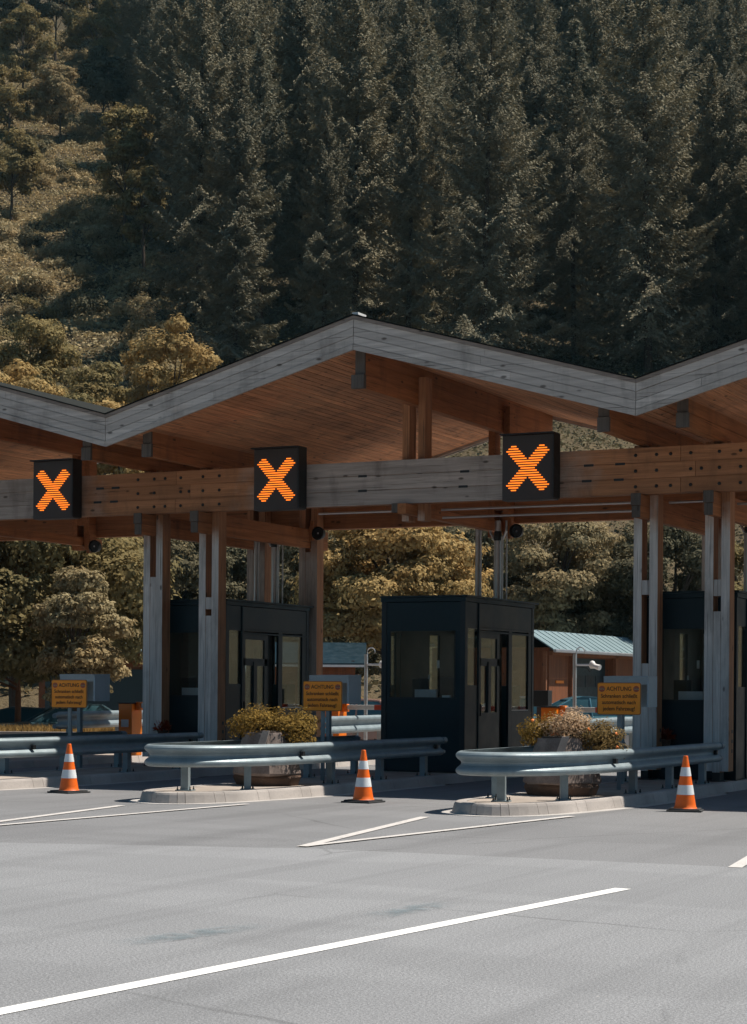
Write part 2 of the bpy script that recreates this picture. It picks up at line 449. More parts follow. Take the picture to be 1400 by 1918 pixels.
def grow_lobes(H, Rc, zc, n, seed):
    """lobe centres of a broadleaf crown of radius Rc whose middle is at zc and whose top is at H"""
    g = random.Random(seed); out = []
    for i in range(n):
        a = g.random()*2*math.pi; t = i/(n-1)
        el = -.55+1.45*t+g.uniform(-.15, .15)
        k = math.sqrt(max(.05, 1-(el/1.05)**2))*Rc*g.uniform(.45, .85)
        z = zc+el*(H-zc)*.82
        out.append((k*math.cos(a), k*math.sin(a), z, Rc*g.uniform(.20, .37)))
    return out
def trunk_mb(H, r, lobes=None, seed=0, lean=.15):
    g = random.Random(seed); mb = MB(); pts = []; rs = []
    n = 7; ax = g.uniform(-lean, lean); ay = g.uniform(-lean, lean)
    for i in range(n):
        t = i/(n-1)
        pts.append((ax*t*t*2+g.uniform(-.04, .04), ay*t*t*2+g.uniform(-.04, .04), -.4+t*(H+.4))); rs.append(r*(1-.72*t)*(1.35 if i == 0 else 1))
    mb.tube(pts, rs, 8)
    for L in (lobes or [])[::2]:
        t = max(.25, min(.8, L[2]/H*.7)); z = t*H
        b0 = Vector((ax*t*t*2, ay*t*t*2, z)); e = Vector(L[:3]); m_ = (b0+e)/2+Vector((0, 0, .15*(e-b0).length*.4))
        mb.tube([b0, m_, e], [r*.45*(1-t*.5), r*.25, r*.08], 6)
    return mb
def mesh_obj(name, me, parent):
    o = bpy.data.objects.new(name, me); col.objects.link(o); o.parent = parent; return o

# ------------------------------------------------------------------ ground, hill, road
def gz(x, y):
    d, s = frame(x, y)
    a = min(1, max(0, (d-46)/12)); a = a*a*(3-2*a)
    b = min(1, max(0, (4-s)/14))
    return -.45*a*b
def hz(d, s):
    t = max(0, d-80)
    h = .335*t+.00042*t*t
    k = min(1, t/25)
    return h+k*(1.1*math.sin(s*.09+d*.05)+.8*math.sin(s*.23-d*.11)+.5*math.sin(d*.31+s*.17))
def grid(name, ds, ss, zf, m):
    mb = MB(); vs = []; fs = []
    for d in ds:
        for s in ss:
            p = at(d, s); vs.append((p.x, p.y, zf(d, s, p)))
    w = len(ss)
    for i in range(len(ds)-1):
        for j in range(w-1): fs.append((i*w+j, i*w+j+1, (i+1)*w+j+1, (i+1)*w+j))
    mb.add(vs, fs); o = mb.build(name, m, smooth='all'); o['kind'] = 'structure'
    for p in o.data.polygons:
        if p.normal.z < 0: o.data.flip_normals(); break
    return o
grid('ground', [-60, -20]+list(np.arange(40, 62, 2.0))+[66, 72, 78, 84, 90], [-150, -80, -50]+list(np.arange(-30, 31, 3.0))+[50, 90, 150, 220], lambda d, s, p: gz(p.x, p.y), 'apron')
grid('hillside', list(np.arange(79, 420, 4.0))+[440, 480], list(np.arange(-200, 281, 5.0)), lambda d, s, p: hz(d, s)-.5*max(0, 1-(d-79)/8), 'hill')
grid('hillside', [-330, -260, -200, -150, -110, -80, -62], list(np.arange(-260, 261, 20.0)), lambda d, s, p: (-62-d)*.42-.3+4*math.sin(s*.05+d*.03)*min(1, (-62-d)/40), 'far_forest')
sheet('road', [(-60, -20), (40, -20), (40, 17.55), (-4, 17.6), (-9.2, 17.38), (-12.4, 16.35), (-60, 15.4)], .004, 'road')
def stripe(a, b_, w, m, z=.008, name='lane_marking', cut=0.0):
    a = Vector((a[0], a[1], 0)); b_ = Vector((b_[0], b_[1], 0)); t = (b_-a).normalized(); n = Vector((-t.y, t.x, 0))*w/2
    return sheet(name, [a-n, b_-n-t*cut, b_+n+t*cut, a+n], z, m)
stripe((-6.05, 6.6), (-5.2, 15.15), .145, 'paint')
for k in range(3):
    ox = -k*B
    dy = .15 if k else 0
    if k == 0:
        stripe((-9.45, 17.5), (-10.33, 22.4), .13, 'paint_old'); stripe((-9.45, 17.5), (-8.76, 23.5), .11, 'paint_old', .012)
    elif k == 1:
        stripe((-14.0, 16.9), (-14.85, 22.3), .13, 'paint_old'); stripe((-14.0, 16.9), (-13.56, 23.5), .11, 'paint_old', .012)
    else:
        stripe((-18.8, 17.0), (-19.9, 22.3), .13, 'paint_old'); stripe((-18.8, 17.0), (-18.4, 23.3), .11, 'paint_old', .012)
stripe((-4.93, 17.5), (-5.6, 22.4), .13, 'paint_old')
for a, b_ in (((-6.86, 10.2), (-6.5, 11.6)), ((-6.12, 12.3), (-5.98, 13.5)), ((-7.6, 8.9), (-7.45, 9.8))):
    stripe(a, b_, .30, 'bluestain', .012, 'faded_marking')

# ------------------------------------------------------------------ toll islands
NS = 1.0
def smooth_path(P, k=4):
    out = []
    for i in range(len(P)-1):
        p0, p1, p2, p3 = (Vector(P[max(0, min(len(P)-1, j))]).to_3d() for j in (i-1, i, i+1, i+2))
        for q in range(k):
            t = q/k
            c = .5*((2*p1)+(p2-p0)*t+(2*p0-5*p1+4*p2-p3)*t*t+(3*p1-p0-3*p2+p3)*t**3)
            out.append((c.x, c.y))
    out.append(tuple(P[-1])); return out
NOSE = [(.86, 27.5), (.80, 26.0), (.72, 25.2), (.60, 24.4), (.44, 23.75), (.22, 23.3), (-.05, 23.10), (-.34, 23.12), (-.62, 23.30), (-.80, 23.65), (-.86, 24.2)]
def stadium(cx, hw, y0, y1, n=14):
    """kerb outline: the nose is skewed, its left shoulder fuller than the right; hw .86 is the kerb face"""
    e = hw-.86
    P = smooth_path([(.86, 30.0)]+NOSE+[(-.86, 26.0)], 3)
    pts = [(.86, y1), (.86, 31.0)]+P+[(-.86, y1)]
    out = []
    for i, p in enumerate(pts):
        a_ = Vector(pts[max(0, i-1)]); b_ = Vector(pts[min(len(pts)-1, i+1)]); t = (b_-a_).normalized(); nr = Vector((-t.y, t.x))
        out.append((cx+p[0]+NS*nr.x*e, p[1]+NS*nr.y*e))
    return out
def ring_strip(mb, outer, inner, z0, z1, seg=None):
    n = len(outer)
    for i in range(n-1):
        a, b_ = outer[i], outer[i+1]; c, d = inner[i+1], inner[i]
        mb.add([(a[0], a[1], z0), (b_[0], b_[1], z0), (c[0], c[1], z0), (d[0], d[1], z0),
                (a[0], a[1], z1), (b_[0], b_[1], z1), (c[0], c[1], z1), (d[0], d[1], z1)],
               [(4, 5, 6, 7), (0, 1, 5, 4), (2, 3, 7, 6), (1, 2, 6, 5), (3, 0, 4, 7), (0, 3, 2, 1)])
def resample(poly, step):
    out = []; P = [Vector((p[0], p[1], 0)) for p in poly]
    L = [0]
    for i in range(len(P)-1): L.append(L[-1]+(P[i+1]-P[i]).length)
    n = int(L[-1]/step); tt = [L[-1]*k/n for k in range(n+1)]
    for t in tt:
        i = max(j for j in range(len(L)-1) if L[j] <= t+1e-9)
        f = (t-L[i])/max(1e-9, L[i+1]-L[i]); out.append(P[i].lerp(P[i+1], f))
    return out
YN = 23.12
def island(cx, label):
    t = thing('traffic_island', label, 'traffic island', (cx, 33, 0), group='kerbed toll islands')
    outer = stadium(cx, .86, YN, 42.5); base = stadium(cx, .91, YN-.05, 42.5)
    mb = MB(); k = MB()
    # kerb stones: battered front face, rounded top edge, open joints
    prof = [(0.0, .0), (.035, .12), (.05, .148), (.075, .155), (.20, .155), (.20, .0)]
    for i in range(len(base)-1):
        a = Vector((*base[i], 0)); b_ = Vector((*base[i+1], 0))
        L = (b_-a).length; nseg = max(1, round(L/1.0))
        for j in range(nseg):
            if L < .9:
                p, q = a, b_
            else:
                p = a.lerp(b_, j/nseg); q = a.lerp(b_, (j+1)/nseg)
            tt = (q-p).normalized()
            gap = .006 if (L > .9 or i % 4 == 1) else 0.0
            def nrm(j_):
                a2 = Vector((*base[max(0, j_-1)], 0)); b2 = Vector((*base[min(len(base)-1, j_+1)], 0)); t2 = (b2-a2).normalized()
                return Vector((-t2.y, t2.x, 0))*-NS
            n0 = nrm(i).lerp(nrm(i+1), 0 if L < .9 else j/nseg); n1 = nrm(i).lerp(nrm(i+1), 1 if L < .9 else (j+1)/nseg)
            pr = [p+n0*o+tt*gap+Vector((0, 0, z)) for o, z in prof]; qr = [q+n1*o-tt*gap+Vector((0, 0, z)) for o, z in prof]
            n = len(prof)
            k.add(pr+qr, [(m, m+n, (m+1) % n+n, (m+1) % n) for m in range(n)]+[tuple(range(n)), tuple(range(2*n-1, n-1, -1))])
    k.build('kerb', 'kerb', t, world=True)
    inner = stadium(cx, .70, YN+.16, 42.5)
    mb.add([(p[0], p[1], .150) for p in inner], [tuple(range(len(inner)))])
    mb.build('paving', 'paving', t, world=True)
    g = MB(); o1 = stadium(cx, 1.06, YN-.2, 26.2); o2 = stadium(cx, .90, YN-.04, 26.2)
    ring_strip(g, o1, o2, -.01, .006)
    g.build('gutter', 'gutter', t, world=True)
    return t
ISL = {0: X0, 1: X0-B, 2: X0-2*B, 3: X0-3*B}
island(X0, 'kerbed island carrying the two rightmost timber posts and the right stone planter')
island(X0-B, 'kerbed island with the middle booth and the left stone planter')
island(X0-2*B, 'kerbed island at left carrying the left pair of timber posts and the left booth')
island(X0-3*B, 'kerbed island furthest left, mostly beyond the frame')
island(X0+B, 'kerbed island beyond the right edge of the photo')

# ------------------------------------------------------------------ timber canopy
can = thing('toll_canopy', 'long timber toll canopy with zigzag gabled roof on paired grey posts', 'canopy roof', (X0-B, 33, 0))
RZ, VZ, FT = 7.76, 6.40, .555            # fascia top at ridges and valleys, fascia height
YF, YR = 28.55, 37.55                     # front and rear edge
nodes = [(X0-4*B, VZ), (X0-3*B, RZ), (X0-2*B, VZ), (X0-B, RZ), (X0, VZ), (X0+B, RZ), (X0+2*B, VZ)]
def slope_board(mb, x0, z0, x1, z1, y0, y1, dz0, dz1):
    mb.add([(x0, y0, z0+dz0), (x1, y0, z1+dz0), (x1, y1, z1+dz0), (x0, y1, z0+dz0), (x0, y0, z0+dz1), (x1, y0, z1+dz1), (x1, y1, z1+dz1), (x0, y1, z0+dz1)],
           [(0, 3, 2, 1), (4, 5, 6, 7), (0, 1, 5, 4), (1, 2, 6, 5), (2, 3, 7, 6), (3, 0, 4, 7)])
rf = random.Random(5)
for (xa, za), (xb, zb) in zip(nodes[:-1], nodes[1:]):
    e = .012
    xa2, xb2 = xa+e*.15, xb-e*.15
    L = xb-xa
    def zx(x): return za+(zb-za)*(x-xa)/L
    for yy, ys, sgn in ((YF, .045, 1), (YR, .045, -1)):
        f = MB(); hs = [.135, .14, .135, .10]; z = -.045
        for ci, h in enumerate(hs):
            cuts = [xa2]
            x = xa2+rf.uniform(1.0, 3.2)
            while x < xb2-.8:
                if ci != 3 or rf.random() < .5: cuts.append(x)
                x += rf.uniform(2.2, 3.6)
            cuts.append(xb2)
            for p, q in zip(cuts[:-1], cuts[1:]):
                off = rf.uniform(-.005, .005)+(-.014 if ci == 3 else 0)*sgn
                y0 = yy+off
                slope_board(f, p+.0025, zx(p+.0025), q-.0025, zx(q-.0025), y0, y0+ys*sgn, z-h+.004, z-.004)
            z -= h
        slope_board(f, xa2, zx(xa2), xb2, zx(xb2), yy+.05*sgn, yy+.08*sgn, -.53, -.02)
        fo = f.build('fascia', 'fascia', can, world=True)
        cp = MB(); slope_board(cp, xa2, zx(xa2), xb2, zx(xb2), yy-.016*sgn, yy+.05*sgn, -.047, .012)
        cp.build('top_board', 'fascia_cap', fo, loc=(0, 0, 0), world=True)
    r_ = MB(); slope_board(r_, xa, za, xb, zb, YF+.06, YR-.06, -.06, .03)
    ro = r_.build('roof_deck', 'roofsheet', can, world=True)
    fl = MB(); slope_board(fl, xa2, zx(xa2), xb2, zx(xb2), YF-.035, YF+.2, .016, .034)
    fl.build('flashing', 'flash', ro, world=True)
    s_ = MB(); bw = .118; n = int((L-.02)/bw); bw = (L-.02)/n
    for i in range(n):
        p = xa+.01+i*bw; q = p+bw
        o_ = rf.uniform(-.002, .002)
        slope_board(s_, p+.0065, zx(p+.0065), q-.0065, zx(q-.0065), YF+.09, YR-.09, -.475+o_, -.45)
    slope_board(s_, xa+.01, zx(xa+.01), xb-.01, zx(xb-.01), YF+.09, YR-.09, -.445, -.43)
    s_.build('soffit', 'soffit', can, world=True)
# white ridge vent nub
v_ = MB(); v_.box(X0-B-.05, X0-B+.06, 28.6, 28.9, RZ+.035, RZ+.075); v_.build('ridge_cap', 'white', can, world=True)

def lam_beam_y(name, x, w, y0, y1, z0, z1, n, mat='beam_y', step=None):
    mb = MB(); h = (z1-z0)/n
    for i in range(n):
        ya = y0+(step[i] if step else 0)
        mb.box(x-w/2, x+w/2, ya, y1, z0+i*h+.007, z0+(i+1)*h-.007)
    mb.box(x-w/2+.012, x+w/2-.012, y0+.08, y1-.02, z0+.01, z1-.01)
    o = mb.build(name, mat, can, world=True, bevel=.006)
    return o
def end_block(parent, x, w, y, z0, z1, d=.05):
    mb = MB(); mb.box(x-w/2, x+w/2, y-d, y-.002, z0, z1); mb.build('end_grain', 'end', parent, world=True, bevel=.006)
for k in (-1, 1, 3):
    x = X0-k*B
    o = lam_beam_y('ridge_beam', x, .17, YF+.30, YR-.1, 6.60, 7.285, 3)
    end_block(o, x, .175, YF+.30, 6.84, 7.27); end_block(o, x-.01, .235, YF+.28, 6.60, 6.83, .10)
for k in (0, 2, 4):
    for sg in (-1, 1):
        x = X0-k*B+sg*.61+(-.06 if sg < 0 else .06)*.5
        o = lam_beam_y('eaves_beam', x, .145, YF+.42, YR-.25, 5.68, 6.14, 2)
        end_block(o, x-.015, .175, YF+.42, 5.92, 6.135); end_block(o, x-.005, .20, YF+.40, 5.68, 5.91, .07)

ZB0, ZB1 = 4.862, 5.640
def tie_beam(y0, y1, front):
    mb = MB(); h = (ZB1-ZB0)/3; x0, x1 = X0-3.7*B, X0+1.8*B
    cuts = {0: [X0-2*B+.10, X0+.05], 1: [X0-2*B+.42, X0+.30], 2: [X0-2*B+.12, X0+.05]}
    for i in range(3):
        xs = [x0]+[c-2*B*0 for c in cuts[i]]+[x1]
        for p, q in zip(xs[:-1], xs[1:]):
            o_ = rf.uniform(-.004, .004)
            mb.box(p+.004, q-.004, y0+o_, y1, ZB0+i*h+.006, ZB0+(i+1)*h-.006)
    mb.box(x0+.02, x1-.02, y0+.02, y1-.01, ZB0+.01, ZB1-.01)
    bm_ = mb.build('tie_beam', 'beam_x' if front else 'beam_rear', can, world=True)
    if front:
        L = parent_world(bm_)
        b0 = MB(); b0.lathe([(.030, 0), (.030, .012), (.016, .018)], 6)
        b0.v = [(p[0], -p[2], p[1]) for p in b0.v]
        proto = None
        s0 = MB(); s0.box(-.085, .085, -.004, .01, -.02, .02)
        slot = None
        for k in (0, 2):
            cx = X0-k*B
            for i in range(3):
                for dx in (-.72, -.36, -.12, .22, .70, 1.05):
                    if i == 1 and dx == -.12: dx = .40
                    x, z = cx+dx, ZB0+(i+.5)*h
                    if proto is None: proto = b0.build('bolt', 'black', bm_); o = proto
                    else: o = proto.copy(); col.objects.link(o)
                    o.location = Vector((x, y0-.003, z))-L
        for cx in (X0-2*B+1.95, X0-2*B-1.6, X0-2*B-1.25, X0-B-.9, X0-B+1.05, X0-1.55, X0-1.0, X0-2*B-3.0):
            for z in (ZB0+h, ZB0+2*h):
                if slot is None: slot = s0.build('steel_plate', 'black', bm_); o = slot
                else: o = slot.copy(); col.objects.link(o)
                o.location = Vector((cx+rf.uniform(-.03, .03), y0-.002, z))-L
    return bm_
tie_beam(30.70, 30.90, True)
tie_beam(35.10, 35.30, False)
PY0, PY1 = 30.92, 31.20
def post(cx, y0, y1, zb, zt, fills, name='post', gap=.13, w=.145, mat='post'):
    mb = MB()
    mb.box(cx-gap/2-w, cx-gap/2, y0, y1, zb, zt); mb.box(cx+gap/2, cx+gap/2+w, y0, y1, zb, zt)
    for (a, b_) in fills:
        mb.box(cx-gap/2+.003, cx+gap/2-.003, y0+.004, y1-.004, a, b_)
    o = mb.build(name, mat, can, world=True, bevel=.004)
    if name == 'post' and zb < 1:
        f = MB(); f.box(cx-.06, cx+.06, y0+.02, y1-.02, .15, zb); f.box(cx-.16, cx+.16, y0-.02, y1+.02, .151, .172)
        f.build('steel_foot', 'black', o, world=True)
        for z in (.62, .78, .94):
            p = MB(); p.box(cx+gap/2+w-.001, cx+gap/2+w+.004, y0+.17, y0+.23, z, z+.06); p.build('bolt_plate', 'black', o, world=True)
    return o
fills = {(0, -1): [(3.22, 3.46), (.3, 2.08)], (0, 1): [(3.18, 3.45), (.3, 2.93)],
         (2, -1): [(.3, 3.70)], (2, 1): [(3.08, 3.30), (.3, 2.96)]}
for k in (0, 2):
    for sg in (-1, 1):
        cx = X0-k*B+sg*.61+(.09 if k == 2 else 0)
        post(cx, PY0, PY1, .32, 5.70, fills[(k, sg)]+[(5.0, 5.6)])
        post(cx, 34.80, 35.08, .32, 5.70, [(.3, 4.4)])
for k in (-2, 4):
    for sg in (-1, 1):
        post(X0-k*B+sg*.61, PY0, PY1, .32, 5.70, [(.3, 3.2)]); post(X0-k*B+sg*.61, 34.80, 35.08, .32, 5.70, [(.3, 3.2)])
for k in (-1, 1, 3):
    for y0, y1 in ((PY0, PY1), (34.80, 35.08)):
        post(X0-k*B, y0, y1, 4.58, 7.1, [(5.1, 5.5)], 'king_post', gap=.172, w=.135, mat='beam_y' if y0 > 33 else 'post')
for k in (-2, 0, 2, 4):
    for sg in (-1, 1):
        cx = X0-k*B+sg*.61+(.09 if k == 2 else 0)
        o = lam_beam_y('cross_beam', cx, .125, 30.42, 35.55, 4.46, 4.856, 2)
        end_block(o, cx, .165, 30.42, 4.66, 4.856); end_block(o, cx, .145, 30.42, 4.46, 4.655, .03)
for k in (-1, 1, 3):
    o = lam_beam_y('cross_beam', X0-k*B, .165, 30.45, 35.5, 4.66, 4.856, 1)
    end_block(o, X0-k*B-.13, .17, 30.60, 4.70, 4.856, .12)
# silver conduits clipped under the front beam
for (xa, xb, z, y) in ((X0-B-2.1, X0-B-.3, 4.81, 31.35), (X0-B+.35, X0-.85, 4.80, 31.35), (X0-B+.35, X0-.85, 4.665, 31.40), (X0-.35, X0+.35, 4.78, 31.35), (X0+.8, X0+3, 4.72, 31.4)):
    m_ = MB(); m_.tube([(xa, y, z), (xb, y, z)], .022, 8)
    tag(m_.build('conduit', 'conduit', can, world=True, smooth=True))

# conduit clusters from the booth roofs up to the canopy
def risers(k, label):
    x = X0-k*B
    t = thing('riser_pipes', label, 'pipes', (x+.2, 34.3, 3.29), group='steel conduits rising from booth roofs')
    def pipe(name, dx, dy, r, z1, cone=False):
        m_ = MB(); m_.tube([(dx, dy, 0), (dx, dy, z1)], r, 10)
        m_.build(name, 'conduit', t, smooth=True)
    pipe('duct', .0, 0, .062, 1.56)
    c = MB(); c.lathe([(.066, 1.18), (.075, 1.2), (.075, 1.34), (.066, 1.36)], 14); c.build('collar', 'black', t, smooth=True)
    pipe('thin_pipe', -.085, .05, .018, 1.30); pipe('thin_pipe', .10, -.03, .026, 1.25); pipe('thin_pipe', .165, .04, .016, 1.5)
    for (dx, s_) in ((-.085, -1), (.10, 1)):
        e = MB(); e.tube([(dx, 0, 1.2), (dx+.035*s_, 0, 1.28), (dx+.07*s_, 0, 1.36), (dx+.07*s_, 0, 1.56)], .024, 8); e.build('elbow', 'conduit', t, smooth=True)
    pipe('duct', -.40, -.05, .045, 1.5); pipe('thin_pipe', -.335, -.05, .022, 1.5)
    return t
risers(1, 'cluster of silver conduits rising from the roof of the middle booth')
risers(2, 'cluster of silver conduits above the left booth between brown posts')
risers(0, 'cluster of silver conduits above the right booth at the photo edge')

# black floodlights below the rear beam
fl0 = None
for lab, p in (('black round floodlight under the rear beam at the far left, beside foliage', (-23.69, 34.5, 4.62)),
               ('black round floodlight at the top of the rear post beside the left booth', (-18.3, 34.5, 4.74)),
               ('black round floodlight hanging above the right end of the middle booth', (-14.02, 34.5, 4.66))):
    if fl0 is None:
        fl0 = thing('floodlight', lab, 'floodlight', p, group='round black floodlights under the canopy')
        m_ = MB(); m_.lathe([(.05, -.12), (.11, -.09), (.135, .0), (.135, .05), (.115, .06), (.10, .03), (.0, .03)], 18)
        m_.v = [(q[0], -q[2], q[1]) for q in m_.v]; m_.build('housing', 'black', fl0, smooth=True)
        m_ = MB(); m_.lathe([(.02, .03), (.0, .045)], 10); m_.v = [(q[0], -q[2], q[1]) for q in m_.v]; m_.build('lens', 'alu', fl0)
        m_ = MB(); m_.box(-.20, -.13, -.03, .06, -.14, .14); m_.box(-.14, -.10, .0, .03, -.03, .03); m_.box(-.20, -.13, .0, .06, .12, .26); m_.build('bracket', 'beam_y', fl0)
    else: dup(fl0, p, lab)

# ------------------------------------------------------------------ lane signals
def seg_row(z, ang, L, W):
    """x interval of a bar (half length L, half width W, tilted by ang) at height z"""
    c, s_ = math.cos(ang), math.sin(ang)
    pts = [(c*a*L-s_*b_*W, s_*a*L+c*b_*W) for a, b_ in ((-1, -1), (1, -1), (1, 1), (-1, 1))]
    xs = []
    for i in range(4):
        (x1, z1), (x2, z2) = pts[i], pts[(i+1) % 4]
        if (z1-z)*(z2-z) <= 0 and z1 != z2: xs.append(x1+(x2-x1)*(z-z1)/(z2-z1))
    return (min(xs), max(xs)) if len(xs) >= 2 else None
def signal(x, label):
    t = thing('lane_signal', label, 'lane signal', (x, 30.66, 4.815), group='lane signals showing an orange cross')
    w, h, d = .465, 1.10, .24
    m_ = MB(); m_.box(-w, w, -d, 0, 0, h); m_.build('housing', 'darkmetal', t, bevel=.012)
    m_ = MB(); m_.box(-w-.015, w+.02, -d-.10, -.0, h+.001, h+.022); m_.box(w+.001, w+.02, -d-.06, 0, .02, h); m_.build('hood', 'black', t)
    m_ = MB(); m_.box(-w+.04, w-.04, -d-.006, -d-.001, .05, h-.04); m_.build('display', 'darkmetal', t)
    b_ = MB(); n = 21; zc = h*.49
    for i in range(n):
        z = -.41+.82*i/(n-1)
        iv = [q for q in (seg_row(z, R(48), .475, .094), seg_row(z, R(132), .475, .094)) if q and q[1]-q[0] > .015]
        iv.sort()
        if len(iv) == 2 and iv[0][1] >= iv[1][0]: iv = [(min(iv[0][0], iv[1][0]), max(iv[0][1], iv[1][1]))]
        for a, q in iv: b_.box(a, q, -d-.014, -d-.008, zc+z-.0095, zc+z+.0095)
    b_.build('lit_cross', 'led', t)
signal(-12.17+.0, 'lane signal with a lit orange cross, rightmost of three on the timber beam')
signal(-17.0, 'lane signal with a lit orange cross, above and beside the left booth in mid picture')
signal(-21.85, 'lane signal with a lit orange cross nearest the left edge')

# ------------------------------------------------------------------ booths
def booth(k, label):
    t = thing('toll_booth', label, 'toll booth', (X0-k*B, 31.36, .152), group='dark anthracite toll booths')
    W, D, Hh = .82, 3.28, 3.12
    z1, z2 = 1.33, 2.51                        # window sill and head
    m_ = MB()
    c = .05
    for (x, y) in ((-W, 0), (W-.10, 0), (-W, D-.10), (W-.10, D-.10)):
        m_ = MB(); m_.box(x, x+.10, y, y+.10, .0, Hh-.09); m_.build('corner_post', 'booth_lit', t, bevel=.006)

    f = MB(); f.box(-W+.10, W-.10, .012, .06, .02, z1); f.box(-W+.10, W-.10, .012, .06, z2, Hh-.10); f.box(-W+.10, -W+.16, .014, .06, z1, z2); f.box(W-.19, W-.10, .014, .06, z1, z2)
    f.build('front_wall', 'booth', t, bevel=.003)
    b_ = MB(); b_.box(-W+.10, W-.10, D-.06, D-.012, .02, 1.06); b_.box(-W+.10, W-.10, D-.06, D-.012, 2.52, Hh-.10); b_.box(-.05, .05, D-.06, D-.012, 1.06, 2.52)
    b_.build('rear_wall', 'booth', t)
    l_ = MB(); l_.box(-W+.012, -W+.06, .10, D-.10, .02, 1.22); l_.box(-W+.012, -W+.06, .10, D-.10, 2.50, Hh-.10)
    for ya, yb in ((.50, 1.95), (2.42, D-.10)): l_.box(-W+.014, -W+.06, ya, yb, 1.22, 2.50)
    l_.build('left_wall', 'booth', t)
    # right side: fixed light, sliding door, open gap, fixed panel
    r_ = MB(); x0, x1 = W-.06, W-.010
    r_.box(x0, x1, .10, .60, .02, 1.55); r_.box(x0, x1, .10, D-.10, 2.56, Hh-.10); r_.box(x0, x1, 2.20, D-.10, .02, 1.10); r_.box(x0, x1, 3.02, D-.10, 1.10, 2.56); r_.box(x0, x1, 2.04, 2.20, .02, 2.56)
    r_.box(x0, x1, .10, .14, 1.55, 2.56)
    r_.build('right_wall', 'booth_lit', t, bevel=.003)
    s_ = MB(); s_.box(W-.03, W+.012, .59, .635, .02, Hh-.1); s_.box(W-.02, W+.006, .64, D-.1, 2.50, 2.53); s_.box(W-.02, W+.004, .64, D-.1, 2.585, 2.60)
    s_.build('door_rail', 'booth', t)
    d_ = MB(); x0, x1 = W-.055, W-.018
    d_.box(x0, x1, .66, 1.62, .04, 1.06); d_.box(x0, x1, .66, 1.62, 1.90, 2.04); d_.box(x0, x1, .66, 1.62, 2.40, 2.50); d_.box(x0, x1, .66, .76, 1.06, 2.40); d_.box(x0, x1, 1.50, 1.62, 1.06, 2.40)
    d_.box(x0, x1+.02, 1.06, 1.18, 1.06, 1.98)
    do = d_.build('door', 'booth_lit', t, bevel=.003)
    g = MB(); g.box(x0+.015, x0+.02, .76, 1.50, 1.06, 2.40); g.build('pane', 'glass', do)
    h = MB(); h.box(x1, x1+.04, .68, .70, 1.0, 1.22); h.build('handle', 'black', do)
    gp = MB(); gp.box(W-.16, W-.15, 1.62, 2.04, .02, 2.5); gp.build('door_recess', 'black', t)
    rf_ = MB(); rf_.box(-W-.012, W+.012, -.012, D+.012, Hh-.09, Hh-.015); rf_.box(-W-.03, W+.04, -.03, D+.14, Hh-.012, Hh+.02)
    rf_.build('roof', 'booth', t, bevel=.004)
    fo = MB(); fo.box(-W+.065, W-.065, .065, D-.065, 0.0, .06); fo.build('floor', 'inner', t)
    ce = MB(); ce.box(-W+.065, W-.065, .065, D-.065, 2.6, 2.66); ce.build('ceiling', 'inner', t)
    for (nm, q) in (('window', (-W+.16, W-.19, .030, .036, z1, z2)), ('side_window', (W-.038, W-.032, .14, .59, 1.55, 2.56)), ('side_window', (W-.038, W-.032, 2.20, 3.02, 1.10, 2.50)),
                    ('side_window', (-W+.034, -W+.040, .10, .50, 1.22, 2.50)), ('side_window', (-W+.034, -W+.040, 1.95, 2.42, 1.22, 2.50)), ('rear_window', (-W+.10, -.05, D-.04, D-.034, 1.06, 2.52)), ('rear_window', (.05, W-.10, D-.04, D-.034, 1.06, 2.52))):
        m2 = MB(); m2.box(*q); o = m2.build(nm, 'glass', t)
        if nm == 'window':
            e = MB(); e.box(-W+.14, W-.17, .004, .05, z1-.03, z1-.002); e.box(-W+.16, -W+.172, .02, .05, z1, z2); e.box(W-.21, W-.198, .02, .05, z1, z2); e.box(-W+.36, -W+.375, .04, .055, z1, z2)
            e.build('sill', 'alu' if k == 9 else 'booth_lit', o)
    sl = MB(); sl.box(W-.04, W-.002, 2.20, 3.0, 1.09, 1.10); sl.build('pale_sill', 'white', t)
    # inside: desk, screens, notice, stool, teal cabinet
    i_ = MB(); i_.box(-W+.08, W-.45, .08, .72, .92, .96); i_.box(-W+.1, -W+.14, .1, .7, .06, .92); i_.box(W-.5, W-.46, .1, .7, .06, .92); i_.build('desk', 'desk', t)
    i_ = MB(); i_.box(-.20, .22, .10, .16, 1.30, 1.47); i_.build('screen_back', 'screen', t)
    i_ = MB(); i_.box(-.36, -.05, .34, .40, 1.33, 1.66); i_.box(-.22, -.19, .35, .39, .96, 1.34); i_.build('monitor', 'black', t)
    i_ = MB(); i_.box(.34, .50, .09, .14, 1.33, 1.37); i_.build('paper_tray', 'paper', t)
    i_ = MB(); i_.box(-.13, -.08, .9, .902, 1.86, 2.0); i_.box(-.30, -.27, .9, .902, 1.62, 1.74); i_.build('notice', 'paper', t)
    i_ = MB(); i_.box(.28, W-.2, 2.75, 3.1, .06, 1.55); i_.build('cabinet', 'teal_glass', t, bevel=.01)
    i_ = MB(); i_.box(-.5, -.05, 1.1, 1.5, .5, .58); i_.box(-.5, -.42, 1.1, 1.5, .58, 1.25); i_.tube([(-.27, 1.3, .06), (-.27, 1.3, .5)], .04, 8); i_.build('office_chair', 'black', t, bevel=.01)
    return t
booth(1, 'dark toll booth standing free in mid picture, window and sliding door both visible')
booth(2, 'dark toll booth between the left pairs of posts, its door side showing')
booth(0, 'dark toll booth behind the rightmost pair of posts')

